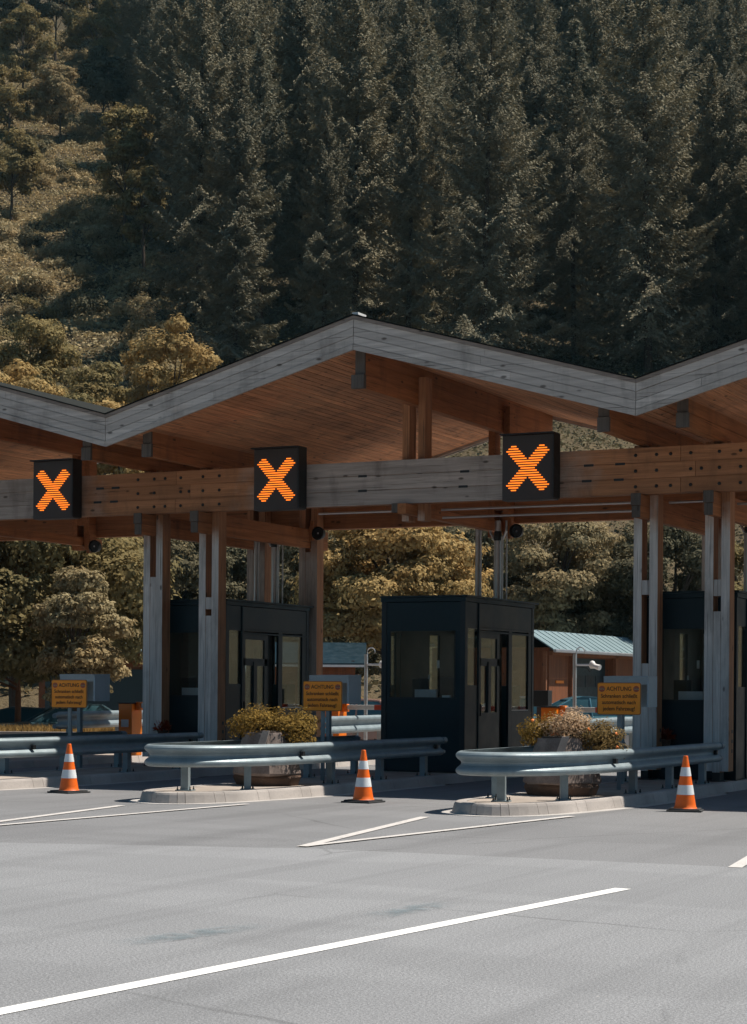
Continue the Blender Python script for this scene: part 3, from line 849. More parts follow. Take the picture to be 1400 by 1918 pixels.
# ------------------------------------------------------------------ guardrails
def w_profile():
    pts = [(.010, .158), (.030, .156), (.062, .140), (.080, .118), (.083, .100), (.078, .080), (.060, .060), (.016, .024), (.008, 0)]
    full = pts+[(o, -z) for o, z in pts[-2::-1]]
    inner = [(o-.009, z*.985) for o, z in full[::-1]]
    return full+inner
PROF = w_profile()
def sweep(path, zf, prof=PROF, hs=1.0):
    """W profile swept along a plan path; outward is to the right of travel"""
    mb = MB(); P = [Vector((p[0], p[1], 0)) for p in path]; n = len(prof)
    vs = []
    for i, p in enumerate(P):
        t = (P[min(i+1, len(P)-1)]-P[max(i-1, 0)]).normalized(); nr = Vector((t.y, -t.x, 0))
        z = zf(p)
        for o, dz in prof: vs.append(p+nr*o+Vector((0, 0, z+dz*hs)))
    fs = []
    for i in range(len(P)-1):
        for k in range(n): fs.append((i*n+k, i*n+(k+1) % n, (i+1)*n+(k+1) % n, (i+1)*n+k))
    fs += [tuple(range(n)), tuple((len(P)-1)*n+n-1-k for k in range(n))]
    mb.add(vs, fs); return mb
def c_post(h, z0=.15):
    mb = MB()
    mb.box(-.055, .055, -.05, -.044, z0+.012, h); mb.box(-.055, -.048, -.044, .05, z0+.012, h); mb.box(.048, .055, -.044, .05, z0+.012, h)
    mb.box(-.05, .05, -.05, .05, h-.01, h)
    return mb
def guardrail(cx, label, posts):
    t = thing('guardrail', label, 'guardrail', (cx, 27, 0), group='galvanised guardrails round the island noses')
    hw = .80
    RN = [(-.80, 25.2), (-.80, 24.5), (-.78, 23.95), (-.68, 23.56), (-.44, 23.38), (-.14, 23.40), (.14, 23.58), (.40, 23.92), (.58, 24.38), (.69, 24.95), (.76, 25.7), (.80, 26.6), (.80, 27.4)]
    path = [(cx-hw, 30.35)]+[(cx-hw, y) for y in np.arange(29.5, 25.6, -.5)]
    path += [(cx+x, y) for x, y in smooth_path(RN, 4)]
    path += [(cx+hw, y) for y in np.arange(28.0, 30.0, .5)]+[(cx+hw, 30.35)]
    # outward must be away from the island: travel anticlockwise seen from above keeps outward at the right
    sweep(path, lambda p: .655).build('rail', 'galv', t, world=True, smooth=True)
    for sg in (-1, 1):                          # rounded end shoes
        e = MB(); e.tube([(cx+sg*(hw+.04), 30.33, .755), (cx+sg*(hw+.04), 30.47, .755), (cx+sg*(hw+.01), 30.52, .755)], [.058, .056, .02], 10)
        e.tube([(cx+sg*(hw+.04), 30.33, .56), (cx+sg*(hw+.04), 30.44, .56)], [.05, .03], 10)
        e.build('end_shoe', 'galv', t, world=True, smooth=True)
    for sg in (-1, 1):
        for y in (25.4, 30.1):
            b_ = MB(); b_.box(cx+sg*(hw-.02 if y < 26 else hw+.02), cx+sg*(hw+.035 if y < 26 else hw+.075), y-.035, y+.035, .62, .69); b_.build('joint_bracket', 'black', t, world=True, bevel=.004)
    p0 = None
    for (x, y, ang) in posts:
        if p0 is None:
            p0 = c_post(.74).build('rail_post', 'galv', t); o = p0
            f = MB(); f.box(-.12, .12, -.10, .10, .152, .166); fo = f.build('base_plate', 'galv', p0)
            b2 = MB(); b2.lathe([(.014, .166), (.014, .185), (.008, .185), (.008, .215)], 6); bo = None
            for sx in (-1, 1):
                for sy in (-1, 1):
                    if bo is None: bo = q_ = b2.build('anchor_bolt', 'black', p0)
                    else: q_ = bo.copy(); col.objects.link(q_)
                    q_.location = (sx*.095, sy*.075, 0)
        else:
            o = copy_tree(p0, t)
        o.location = (x-cx, y-27, 0); o.rotation_euler = (0, 0, ang)
def rail_posts(cx):
    out = [(cx-.55, 24.45, R(70)), (cx-.18, 23.72, R(12)), (cx+.42, 24.45, R(-62))]
    out += [(cx+.66, y, R(90)) for y in (26.6, 28.3, 30.0)]+[(cx-.66, y, R(90)) for y in (26.6, 28.3, 30.0)]
    return out
guardrail(X0, 'galvanised guardrail curving round the nose of the right island, in front of the right planter', rail_posts(X0))
guardrail(X0-B, 'galvanised guardrail curving round the nose of the middle island, in front of the left planter', [rail_posts(X0-B)[1], rail_posts(X0-B)[2]]+rail_posts(X0-B)[3:])
guardrail(X0-2*B, 'galvanised guardrail at the left edge, running behind the left cone', rail_posts(X0-2*B))
guardrail(X0+B, 'galvanised guardrail beyond the right edge of the photo', rail_posts(X0+B))
def exit_rail(a, b_, label, z=.87, shoe=True):
    a = Vector((a[0], a[1], 0)); b_ = Vector((b_[0], b_[1], 0)); L = (b_-a)
    t = thing('exit_guardrail', label, 'guardrail', a, group='sunlit guardrails behind the booths')
    path = [a+L*f for f in np.linspace(0, 1, 8)]
    sweep([(p.x, p.y) for p in path], lambda p: z, hs=1.15).build('rail', 'galv', t, world=True, smooth=True)
    e = MB(); d = L.normalized(); n = Vector((d.y, -d.x, 0))
    c = a+n*.04
    e.tube([(c.x, c.y, z+.11), (c.x-d.x*.22, c.y-d.y*.22, z+.10)], [.062, .05], 10); e.tube([(c.x, c.y, z-.11), (c.x-d.x*.22, c.y-d.y*.22, z-.12)], [.06, .045], 10)
    e.build('blue_end_cover' if shoe else 'end_shoe', 'cyan' if shoe else 'galv', t, world=True, smooth=True)
    for f in (.08, .35, .62, .9):
        p = a+L*f-n*.07
        o = c_post(z+.1, gz(p.x, p.y)).build('rail_post', 'galv', t); o.location = p-a; o.rotation_euler = (0, 0, math.atan2(d.y, d.x)); o.location.z = 0
exit_rail((-18.62, 35.44), (-19.35, 41.3), 'sunlit guardrail seen between the left booth and the middle booth')
exit_rail((-13.62, 36.8), (-14.1, 42.2), 'sunlit guardrail seen behind the right warning sign', .87, False)
exit_rail((-23.5, 32.9), (-25.4, 42.5), 'sunlit guardrail behind the left warning sign, running to the orange barrier cabinet', .93, False)

# ------------------------------------------------------------------ cones
cone0 = None
for lab, p in (('traffic cone in front of the right guardrail, nearest the right edge', (-7.86, 25.45, .002)), ('traffic cone in front of the middle booth, between the two planters', (-12.44, 24.87, .002)), ('traffic cone nearest the left edge', (-17.36, 24.63, .002))):
    if cone0 is None:
        cone0 = thing('traffic_cone', lab, 'traffic cone', p, R(12), 'orange and white traffic cones')
        def rr(z): return .148-(z-.045)*(.148-.030)/.705
        m_ = MB(); m_.box(-.235, .235, -.235, .235, 0, .022); m_.box(-.205, .205, -.205, .205, .022, .040); m_.build('base', 'rubber', cone0, bevel=.008)
        m_ = MB(); m_.lathe([(.160, .040), (rr(.06), .060)]+[(rr(z), z) for z in np.linspace(.1, .735, 14)]+[(.032, .742), (.026, .75), (.018, .75), (.016, .72)], 32)
        m_.build('body', 'cone', cone0, smooth=True)
        for a, q in ((.225, .355), (.475, .595)):
            m_ = MB(); m_.lathe([(rr(z)+.0025, z) for z in np.linspace(a, q, 4)], 32); m_.build('reflective_band', 'cone_white', cone0, smooth=True)
    else: dup(cone0, p, lab, R(random.uniform(-20, 30)))

# ------------------------------------------------------------------ warning signs
sg0 = None
for lab, p, rz in (('orange ACHTUNG warning sign on a pole beside the right planter', (X0+.11, 27.55, .15), 12),
                   ('orange ACHTUNG warning sign beside the left booth, in mid picture', (X0-B+.0, 27.55, .15), 12),
                   ('orange ACHTUNG warning sign nearest the left edge, before leafy branches', (X0-2*B-.03, 27.55, .15), 12)):
    if sg0 is None:
        sg0 = thing('warning_sign', lab, 'warning sign', p, R(rz), 'orange signs warning of automatic barriers')
        w, h, zc = .325, .24, 1.355
        m_ = MB(); m_.box(-.03, .03, .02, .08, 0, 1.56); m_.build('pole', 'galv', sg0, smooth=True, bevel=.008)
        def rrect(w, h, r, n=6):
            return [(sx*(w-r)+r*math.cos(a), sz*(h-r)+r*math.sin(a)) for sx, sz, a0 in ((1, 1, 0), (-1, 1, 90), (-1, -1, 180), (1, -1, 270)) for a in [R(a0+90*i/n) for i in range(n+1)]]
        m_ = MB(); m_.prism([(x, z+zc) for x, z in rrect(w, h, .03)], 1, 0, .018); pl = m_.build('panel', 'sign', sg0)
        m_ = MB(); A = [(x, z+zc) for x, z in rrect(w, h, .03)]; C = [(x, z+zc) for x, z in rrect(w-.011, h-.011, .022)]
        n = len(A)
        m_.add([(x, -.003, z) for x, z in A]+[(x, -.003, z) for x, z in C]+[(x, .002, z) for x, z in A]+[(x, .002, z) for x, z in C],
               [(i, (i+1) % n, n+(i+1) % n, n+i) for i in range(n)]+[(2*n+i, 2*n+(i+1) % n, (i+1) % n, i) for i in range(n)]+[(n+i, n+(i+1) % n, 3*n+(i+1) % n, 3*n+i) for i in range(n)])
        m_.build('border', 'sign_edge', pl)
        text('ACHTUNG', .088, 'ink', pl, (0, -.004, zc+.145), sx=.86)
        for i, s_ in enumerate(('Schranken schließt', 'automatisch nach', 'jedem Fahrzeug!')):
            text(s_, .080, 'ink', pl, (0, -.004, zc+.038-.094*i), sx=.90)
        for sx in (-1, 1):
            m_ = MB(); m_.lathe([(.045, 0), (.045, .003)], 20); m_.v = [(q[0]+sx*.255, -.002-q[2], q[1]+zc+.145) for q in m_.v]; e = m_.build('stop_emblem', 'stopred', pl)
            m_ = MB(); m_.box(sx*.258-.037, sx*.258+.037, -.0062, -.0052, zc+.133, zc+.157); m_.build('band', 'stopgrey', e)
            text('STOP', .026, 'ink', e, (sx*.258, -.0075, zc+.145))
    else: dup(sg0, p, lab, R(rz))

# ------------------------------------------------------------------ ticket terminals behind the signs
tm0 = None
for lab, x in (('grey hooded ticket terminal behind the right warning sign', X0-.27), ('grey hooded ticket terminal behind the middle warning sign', X0-B-.62+.0), ('grey hooded ticket terminal behind the left warning sign', X0-2*B-.84)):
    p = (x, 29.2, .15)
    if tm0 is None:
        tm0 = thing('ticket_terminal', lab, 'ticket terminal', p, R(4), 'grey ticket terminals on the islands')
        m_ = MB(); m_.prism([(-.28, 1.70), (.26, 1.71), (.26, 1.685), (-.28, 1.675)], 0, -.36, .36); m_.prism([(-.30, 1.70), (-.28, 1.70), (-.24, 1.57), (-.26, 1.57)], 0, -.36, .36)
        m_.build('hood', 'acrylic', tm0, bevel=.004)
        for xa in (.335, -.36):
            m_ = MB(); m_.prism([(-.28, 1.675), (.26, 1.685), (.26, 1.22), (-.28, 1.22)], 0, xa, xa+.025); m_.build('side_panel', 'acrylic', tm0)
        m_ = MB(); m_.box(-.335, .335, .235, .26, 1.22, 1.684); m_.build('back_panel', 'acrylic', tm0)
        m_ = MB(); m_.box(-.33, -.14, .02, .234, 1.12, 1.58); m_.build('machine', 'darkmetal', tm0, bevel=.01)
        m_ = MB(); m_.box(-.20, -.13, .05, .15, 0.0, 1.12); m_.build('pedestal', 'galv', tm0, bevel=.008)
        m_ = MB(); m_.box(-.31, -.16, .008, .019, 1.2, 1.42); m_.build('screen', 'carglass', tm0)
    else: dup(tm0, p, lab, R(4))

# ------------------------------------------------------------------ barriers: orange cabinet and boom
bg0 = None
for lab, p in (('orange barrier cabinet and closed boom beyond the middle booth, above the right planter', (X0-B+.08, 37.55, .15)),
               ('orange barrier cabinet and closed boom between the left booth and the middle booth', (X0-2*B+.06, 37.3, .15)),
               ('orange barrier cabinet nearest the left edge, beside the leftmost timber post', (X0-3*B+.95, 35.35, .15))):
    if bg0 is None:
        bg0 = thing('barrier_gate', lab, 'barrier', p, 0, 'orange barrier gates closing the lanes')
        m_ = MB(); m_.box(-.17, .17, -.20, .20, 0, 1.12); m_.build('cabinet', 'orange', bg0, bevel=.015)
        m_ = MB(); m_.box(-.19, .19, -.22, .22, 1.121, 1.15); m_.build('lid', 'black', bg0, bevel=.006)
        m_ = MB(); m_.box(-.10, .09, -.206, -.2005, .62, .78); m_.build('notice_plate', 'paper', bg0)
        m_ = MB(); m_.box(.17, .30, -.06, .06, .98, 1.16); m_.build('boom_arm', 'orange', bg0, bevel=.01)
        m_ = MB(); m_.box(.30, 3.6, -.04, .04, 1.03, 1.13); bo = m_.build('boom', 'white', bg0, bevel=.01)
        for x in (.95, 1.75, 2.6):
            m_ = MB(); m_.box(x, x+.4, -.043, .043, 1.027, 1.133); m_.build('red_stripe', 'redstripe', bo)
    else: dup(bg0, p, lab)

# camera poles
cp0 = None
for lab, p in (('slim grey pole with a hooked top and a white camera, left of the middle booth', (-20.54, 41.16, .0)), ('slim grey pole with hooked top and white camera, before the wooden garage', (-15.42, 41.48, .0))):
    if cp0 is None:
        cp0 = thing('camera_pole', lab, 'camera pole', p, 0, 'camera poles behind the barriers')
        m_ = MB(); m_.tube([(0, 0, 0), (0, 0, 2.45)], .045, 10); m_.build('mast', 'conduit', cp0, smooth=True)
        m_ = MB(); m_.tube([(.035, 0, 1.9), (.035, 0, 2.50)]+[(.135-.10*math.cos(a), 0, 2.50+.10*math.sin(a)) for a in [R(20*i) for i in range(1, 11)]], .014, 6); m_.build('hook', 'alu', cp0, smooth=True)
        m_ = MB(); m_.tube([(0, 0, 2.2), (.42, 0, 2.2)], .022, 8); m_.build('arm', 'alu', cp0, smooth=True)
        m_ = MB(); m_.lathe([(.045, 2.12), (.075, 2.16), (.08, 2.22), (.05, 2.28), (.01, 2.30)], 14, (.42, 0)); m_.tube([(.40, 0, 2.20), (.62, -.06, 2.14)], [.05, .065], 10); m_.build('camera', 'white', cp0, smooth=True)
        m_ = MB(); m_.tube([(.05, 0, 2.16), (.3, 0, 2.13), (.36, 0, 2.05), (.42, 0, 2.10)], .01, 6); m_.build('cable', 'black', cp0)
    else: dup(cp0, p, lab)
cbx = thing('control_box', 'black box on a stand just right of the middle booth', 'control box', (-15.32, 39.25, .0))
m_ = MB(); m_.box(-.17, .17, -.12, .12, 1.27, 1.62); m_.build('case', 'black', cbx, bevel=.01)
m_ = MB(); m_.box(-.10, .20, -.10, .10, .62, 1.265); m_.build('lower_case', 'darkmetal', cbx, bevel=.01)
m_ = MB(); m_.tube([(0, 0, 0), (0, 0, 1.0), (-.06, 0, 1.27)], .03, 8); m_.box(-.12, .12, -.1, .1, 0, .03); m_.build('stand', 'black', cbx)

# ------------------------------------------------------------------ planters and shrubs
def planter(x, y, label, seed):
    t = thing('stone_planter', label, 'planter', (x, y, .152), R(20), 'stone planters on the island noses')
    g = random.Random(seed)
    def ring(r0, r1, z0, z1, n=9, jit=.05):
        mb = MB(); ph = [2*math.pi*(k+g.uniform(-.2, .2))/n for k in range(n)]
        prof = [(r0*.97, z0), (r0*1.0, z0+.03), (r1*1.0, z1-.04), (r1*.96, z1)]
        rr_ = [1+g.uniform(-jit, jit) for _ in range(n)]
        vs = []
        for r_, z in prof:
            for k in range(n): vs.append((r_*rr_[k]*math.cos(ph[k]), r_*rr_[k]*math.sin(ph[k]), z+g.uniform(-.012, .012)))
        fs = [(i*n+k, i*n+(k+1) % n, (i+1)*n+(k+1) % n, (i+1)*n+k) for i in range(3) for k in range(n)]
        fs += [tuple(range(n-1, -1, -1)), tuple(3*n+k for k in range(n))]
        mb.add(vs, fs); return mb
    ring(.50, .54, 0, .16).build('foot', 'stone_dark', t)
    ring(.55, .50, .161, .42).build('bowl', 'stone', t)
    ring(.46, .36, .421, .80, 8, .08).build('boulder', 'stone', t)
    m_ = MB(); m_.prism([(-.15, .40), (-.02, .40), (.10, .83), (.0, .83)], 1, -.43, -.36); m_.build('pale_slab', 'plinth', t)
    m_ = MB(); m_.lathe([(.34, .70), (.30, .82), (.0, .84)], 12); m_.build('soil', 'soil', t)
planter(X0-.10, 25.75, 'rough stone planter behind the right guardrail nose', 3)
planter(X0-B-.05, 25.85, 'rough stone planter behind the left guardrail nose', 8)
def shrub(name, label, cat, loc, lobes, per, m, size, seed, flowers=0, grp=None):
    t = thing(name, label, cat, loc, group=grp)
    me = blob_crown(lobes, per, m, size, seed, .5, .85); me.name = 'foliage'
    mesh_obj('foliage', me, t)
    s_ = MB(); g = random.Random(seed)
    for (x, y, z, r) in lobes:
        for k in range(4): s_.tube([(g.uniform(-.1, .1), g.uniform(-.1, .1), -.08), (x*.6, y*.6, z*.5), (x+g.uniform(-.5, .5)*r, y+g.uniform(-.5, .5)*r, z+g.uniform(-.2, .6)*r)], [.012, .009, .004], 5)
    s_.build('stem', 'bark', t)
    for k in range(flowers):
        a = g.uniform(-2.6, -.2); L = lobes[k % len(lobes)]
        f = MB(); f.lathe([(.0, .0), (.022, .006), (.025, .015), (.009, .022)], 8)
        o = f.build('flower', 'orangeflower', t); o.location = (L[0]+L[3]*.95*math.cos(a), L[1]+L[3]*.95*math.sin(a), L[2]+L[3]*g.uniform(.2, .7)); o.rotation_euler = (R(50), 0, a+R(90))
    return t
G1 = 'shrubs growing in the stone planters'
PZ = .95
shrub('shrub', 'yellow green box shrub in the left planter, left of its pair', 'shrub', (X0-B-.20, 25.88, PZ), [(-.26, -.08, .10, .25), (.0, -.14, .17, .28), (.2, .05, .13, .26), (-.08, .15, .14, .28)], 26000, 'shrub', .030, 31, 0, G1)
shrub('shrub', 'yellow green box shrub in the left planter, on the right above the warning sign pole', 'shrub', (X0-B+.28, 26.1, PZ-.03), [(-.12, -.12, .14, .28), (.12, -.08, .06, .28), (.05, .12, .18, .27), (.16, -.12, -.12, .24)], 26000, 'shrub', .030, 32, 0, G1)
shrub('shrub', 'low yellow green shrub at the left side of the right planter', 'shrub', (X0-.42, 25.86, PZ+.03), [(-.10, -.12, .07, .24), (.10, .06, .12, .24), (-.18, .05, .0, .2)], 26000, 'shrub', .030, 33, 1, G1)
shrub('shrub', 'pale cream feathery shrub in the centre of the right planter', 'shrub', (X0-.04, 25.84, PZ+.07), [(-.16, -.1, .07, .22), (.06, -.14, .13, .25), (.05, .1, .17, .22), (.22, -.06, .03, .18)], 30000, 'shrub_pale', .027, 34, 0, G1)
shrub('shrub', 'olive shrub with orange flowers on the right of the right planter', 'shrub', (X0+.40, 25.95, PZ-.08), [(-.16, -.1, .12, .26), (.06, -.12, .08, .29), (.14, -.06, -.10, .25), (.02, .1, .14, .25)], 26000, 'shrub_dark', .030, 35, 3, G1)
def tuft(label, loc, seed):
    g = np.random.default_rng(seed); n = 260
    d = unit(g.normal(0, 1, (n, 3))+np.array([0, 0, .8])); d[:, 2] = np.abs(d[:, 2])
    c = d*(.06+.10*g.random((n, 1))); u = unit(d+g.normal(0, .3, (n, 3))); v = unit(np.cross(u, g.normal(0, 1, (n, 3))))
    P, k = cards(c+np.array([0, 0, .2]), u*.07, v*.014)
    t = thing('potted_plant', label, 'plant', loc, group='small red plants at the post feet')
    mesh_obj('foliage', leaf_mesh('foliage', P, k, 6, 'redplant'), t)
    m_ = MB(); m_.lathe([(.07, 0), (.10, .18), (.105, .2), (.09, .2)], 14); m_.build('pot', 'stone_dark', t, smooth=True)
    return t
tuft('small red plant in a pot at the foot of the right posts', (-10.02, 31.28, .62), 5)
tuft('small red plant in a pot at the foot of the left posts', (-19.74, 31.0, .62), 6)
for o in [o for o in col.objects if o.name.startswith('potted_plant')]:
    m_ = MB(); m_.box(-.12, .12, -.1, .1, -.468, -.001); m_.build('stand', 'booth', o)

# ------------------------------------------------------------------ buildings behind
def garage():
    t = thing('garage', 'brown timber garage with a pale blue metal roof, right of the middle booth', 'garage', (-24.5, 63, 0))
    xw, y0, y1 = -23.05, 59.6, 75.5; ze, zr, xr = 2.98, 3.62, -23.75
    zb = gz(-23, 62)-.1
    m_ = MB(); m_.box(xw-4.2, xw, y0, 61.6, zb, ze+.05); m_.box(xw-4.2, xw, 65.9, y1, zb, ze+.05); m_.box(xw-4.2, xw-.04, 61.6, 65.9, 2.74, ze+.05); m_.box(xw-4.2, xw-.5, 61.6, 65.9, zb, 2.74)
    m_.build('wall', 'dark_boards', t, world=True)
    r_ = MB()
    ys = np.arange(y0-.6, y1+.1, .62)
    A = Vector((xw+.38, 0, ze-.02)); C = Vector((xr, 0, zr)); n = Vector((C.z-A.z, 0, A.x-C.x)).normalized()*.03
    def roofp(y0, y1, off=0.0, th=.03):
        r_.add([(A.x, y0, A.z+off), (A.x, y1, A.z+off), (C.x, y1, C.z+off), (C.x, y0, C.z+off), (A.x, y0, A.z-th+off), (A.x, y1, A.z-th+off), (C.x, y1, C.z-th+off), (C.x, y0, C.z-th+off)],
               [(0, 1, 2, 3), (4, 7, 6, 5), (0, 4, 5, 1), (1, 5, 6, 2), (2, 6, 7, 3), (3, 7, 4, 0)])
    roofp(y0-.6, y1+.35)
    r_.add([(C.x, y0-.6, zr), (C.x, y1+.35, zr), (xw-4.5, y1+.35, ze+.1), (xw-4.5, y0-.6, ze+.1)], [(0, 1, 2, 3)])
    for y in ys: r_.add([(A.x, y-.012, A.z+.001), (A.x, y+.012, A.z+.001), (C.x, y+.012, C.z+.001), (C.x, y-.012, C.z+.001), (A.x, y-.012, A.z+.022), (A.x, y+.012, A.z+.022), (C.x, y+.012, C.z+.022), (C.x, y-.012, C.z+.022)], [(4, 5, 6, 7), (0, 1, 5, 4), (1, 2, 6, 5), (2, 3, 7, 6), (3, 0, 4, 7)])
    ro = r_.build('roof', 'tin', t, world=True)
    g = MB(); g.tube([(A.x+.05, y0-.6, A.z-.05), (A.x+.05, y1+.4, A.z-.05)], .055, 8); g.tube([(A.x+.05, y1+.2, A.z-.08), (A.x, y1+.2, A.z-.4), (xw+.08, y1+.25, A.z-.75), (xw+.08, y1+.25, zb)], .045, 8)
    g.build('gutter', 'alu', ro, world=True, smooth=True)
    d_ = MB(); d_.box(xw-.34, xw-.30, 61.6, 65.9, zb, 2.74); do = d_.build('garage_door', 'teal_dark', t, world=True)
    for i in range(4):
        w_ = MB(); w_.box(xw-.296, xw-.285, 61.75+i*1.04, 62.65+i*1.04, 1.75, 2.15); w_.build('door_light', 'booth_lit', do, world=True)
    p_ = MB()
    for y in (61.45, 65.9): p_.box(xw+.0, xw+.12, y, y+.16, zb, 2.9)
    p_.box(xw, xw+.12, y0, y1, 2.78, 2.92); p_.box(xw-.02, xw+.09, y0-.5, y0-.4, zb, 2.9)
    p_.build('door_frame', 'bark_red', t, world=True)
    l_ = MB(); l_.box(xw+.004, xw+.03, 60.2, 60.9, 1.86, 1.95); l_.build('name_plate', 'orange', t, world=True)
garage()
def gable_hut():
    t = thing('wooden_hut', 'brown timber building with dark teal front, behind the left posts', 'shed', (-36.5, 55.5, 0))
    x0, x1, y0, y1 = -38.6, -33.2, 53.0, 58.0; xm = -34.95; ze, zr = 2.3, 3.05
    zb = gz(-36, 54)-.2
    m_ = MB(); m_.prism([(x0, zb), (x0, ze), (xm, zr-.06), (x1, ze), (x1, zb)], 1, y0, y1); m_.build('wall', 'dark_boards', t, world=True)
    r_ = MB()
    for (a, za, b_, zb_) in ((x0-.4, ze-.12, xm, zr), (xm, zr, x1+.4, ze-.12)):
        r_.add([(a, y0-.5, za), (b_, y0-.5, zb_), (b_, y1, zb_), (a, y1, za), (a, y0-.5, za-.05), (b_, y0-.5, zb_-.05), (b_, y1, zb_-.05), (a, y1, za-.05)], [(0, 1, 2, 3), (7, 6, 5, 4), (0, 4, 5, 1), (1, 5, 6, 2), (3, 2, 6, 7), (3, 7, 4, 0)])
    r_.build('roof', 'tin', t, world=True)
    d_ = MB(); d_.box(x0+.3, x1-.3, y0-.05, y0-.004, zb, 2.2); d_.build('gate', 'teal_dark', t, world=True)
gable_hut()
def shelter():
    p = at(61, -1.15)
    t = thing('parking_shelter', 'low shelter with a dark blue metal roof left of the middle booth', 'shelter', (p.x, p.y, 0), R(26))
    zb = gz(p.x, p.y)
    m_ = MB(); m_.prism([(-.75, 2.42), (-.75, 2.36), (1.0, 3.05), (1.0, 3.1)], 0, -2.2, .95); ro = m_.build('roof', 'bluetarp', t)
    m_ = MB(); m_.box(-2.2, .95, -.82, -.752, 2.30, 2.37); m_.build('gutter', 'white', ro)
    m_ = MB(); m_.box(-2.1, .55, .6, .7, zb, 2.8); m_.build('back_wall', 'dark_boards', t)
    m_ = MB(); m_.box(.50, .60, -.6, .7, 1.75, 2.5); m_.box(-2.1, .55, -.6, -.5, 1.9, 2.34); m_.build('beam', 'dark_boards', t)
    for x in (-2.1, .50):
        m_ = MB(); m_.box(x, x+.12, -.62, -.5, zb, 2.36); m_.build('post', 'dark_boards', t)
shelter()

# ------------------------------------------------------------------ cars
def car(label, d, s, rz, m, van=False, L=4.3, rot_extra=0):
    p = at(d, s); zb = gz(p.x, p.y)
    t = thing('parked_car', label, 'van' if van else 'car', (p.x, p.y, zb), R(26.3)+rz)
    h = 2.0 if van else 1.46
    l = L/2
    low = [(-l, .35), (-l+.02, .72), (-l+.25, .88), (-l*.45, .95), (l*.62, .98), (l-.1, .92), (l, .6), (l-.02, .33), (-l+.1, .28)]
    if van: low = [(-l, .35), (-l, .8), (-l+.35, 1.05), (-l*.62, 1.15), (l-.02, 1.2), (l, .6), (l-.02, .33), (-l+.1, .28)]
    m_ = MB(); n = len(low)
    secs = [(-.86, .06), (-.80, 0), (.80, 0), (.86, .06)]
    vs = []
    for w, ins in ((-.88, .05), (-.80, 0), (.80, 0), (.88, .05)):
        for (x, z) in low: vs.append((x*(1-ins*.4), w, z if ins == 0 else z-(.02 if z > .7 else -.02)))
    fs = [tuple(range(n)), tuple(range(4*n-1, 3*n-1, -1))]+[(i*n+k, (i+1)*n+k, (i+1)*n+(k+1) % n, i*n+(k+1) % n) for i in range(3) for k in range(n)]
    m_.add(vs, fs); bo = m_.build('body', m, t, smooth=True, bevel=.03)
    top = [(-l*.42, .94), (-l*.05, h-.08), (l*.1, h), (l*.5, h-.04), (l*.84, .97)] if not van else [(-l*.6, 1.13), (-l*.38, h-.06), (-l*.2, h), (l-.1, h), (l-.03, 1.18)]
    g = MB(); k = len(top); vs = []
    for w, f in ((-.80, 0), (.80, 0)):
        for (x, z) in top: vs.append((x, w*(1-.20*(z-.94)/(h-.94)), z))
    g.add(vs, [tuple(range(k)), tuple(range(2*k-1, k-1, -1))]+[(i, i+k, (i+1) % k+k, (i+1) % k) for i in range(k)])
    g.build('windows', 'carglass', t, bevel=.03, smooth=True)
    r_ = MB()
    a, b_ = (1, 3)
    y = .80*(1-.20)+.012
    if van: r_.box(-l*.25, l-.08, -y-.05, y+.05, h-.06, h+.02); r_.box(l*.05, l-.04, -.83, .83, 1.1, h-.05)
    else:
        pts = [(top[1][0]-.05, top[1][1]+.012), (top[2][0], h+.022), (top[3][0], h-.018), (top[3][0]+.06, h-.07), (top[1][0], top[1][1]-.04)]
        r_.prism(pts, 1, -y, y)
        for w in (-1, 1):
            r_.tube([(top[0][0], w*.79, .95), (top[1][0], w*(y-.02), top[1][1])], .03, 6); r_.tube([(top[4][0], w*.79, .97), (top[3][0], w*(y-.02), top[3][1])], .045, 6); r_.tube([(l*.2, w*.80, .97), (l*.18, w*(y-.02), h-.03)], .03, 6)
    r_.build('roof', m, t, bevel=.012, smooth=True)
    w0 = None
    for x in (-l*.62, l*.62):
        for w in (-1, 1):
            q = MB(); q.lathe([(.20, -.09), (.30, -.10), (.32, -.05), (.32, .05), (.30, .10), (.20, .09)], 20); q.v = [(u_[0], u_[2], u_[1]) for u_ in q.v]
            o = q.build('wheel', 'tyre', t, smooth=True); o.location = (x, w*.78, .32)
            q = MB(); q.lathe([(.19, -.105), (.19, .105)], 12); q.v = [(u_[0], u_[2], u_[1]) for u_ in q.v]; q.build('rim', 'alu', o)
    for w in (-1, 1):
        q = MB(); q.box(-l-.01, -l+.06, w*.66-.14, w*.66+.14, .64, .76); q.build('headlight', 'white', t, bevel=.01)
    return t
def S(u, d): return (u-702)/3642.6*d
car('dark green car parked at the left edge behind the dry grass verge', 57, S(15, 57), R(8), 'car_dark')
car('dark green car parked behind the left guardrail, roof just showing', 54, S(118, 54), R(14), 'car_dark')
car('rose brown car behind the boom left of the middle booth', 56, S(668, 56), R(-24), 'car_red')
car('white car parked in front of the timber garage, nose beside the black box', 54, S(1058, 54)-1.72, R(0), 'car_white')
car('blue car in front of the teal garage door, behind the camera pole', 50, S(1062, 50)+.15, R(4), 'car_blue')
car('dark blue car parked behind the first blue one by the garage', 55.5, S(1142, 55.5), R(10), 'car_blue')

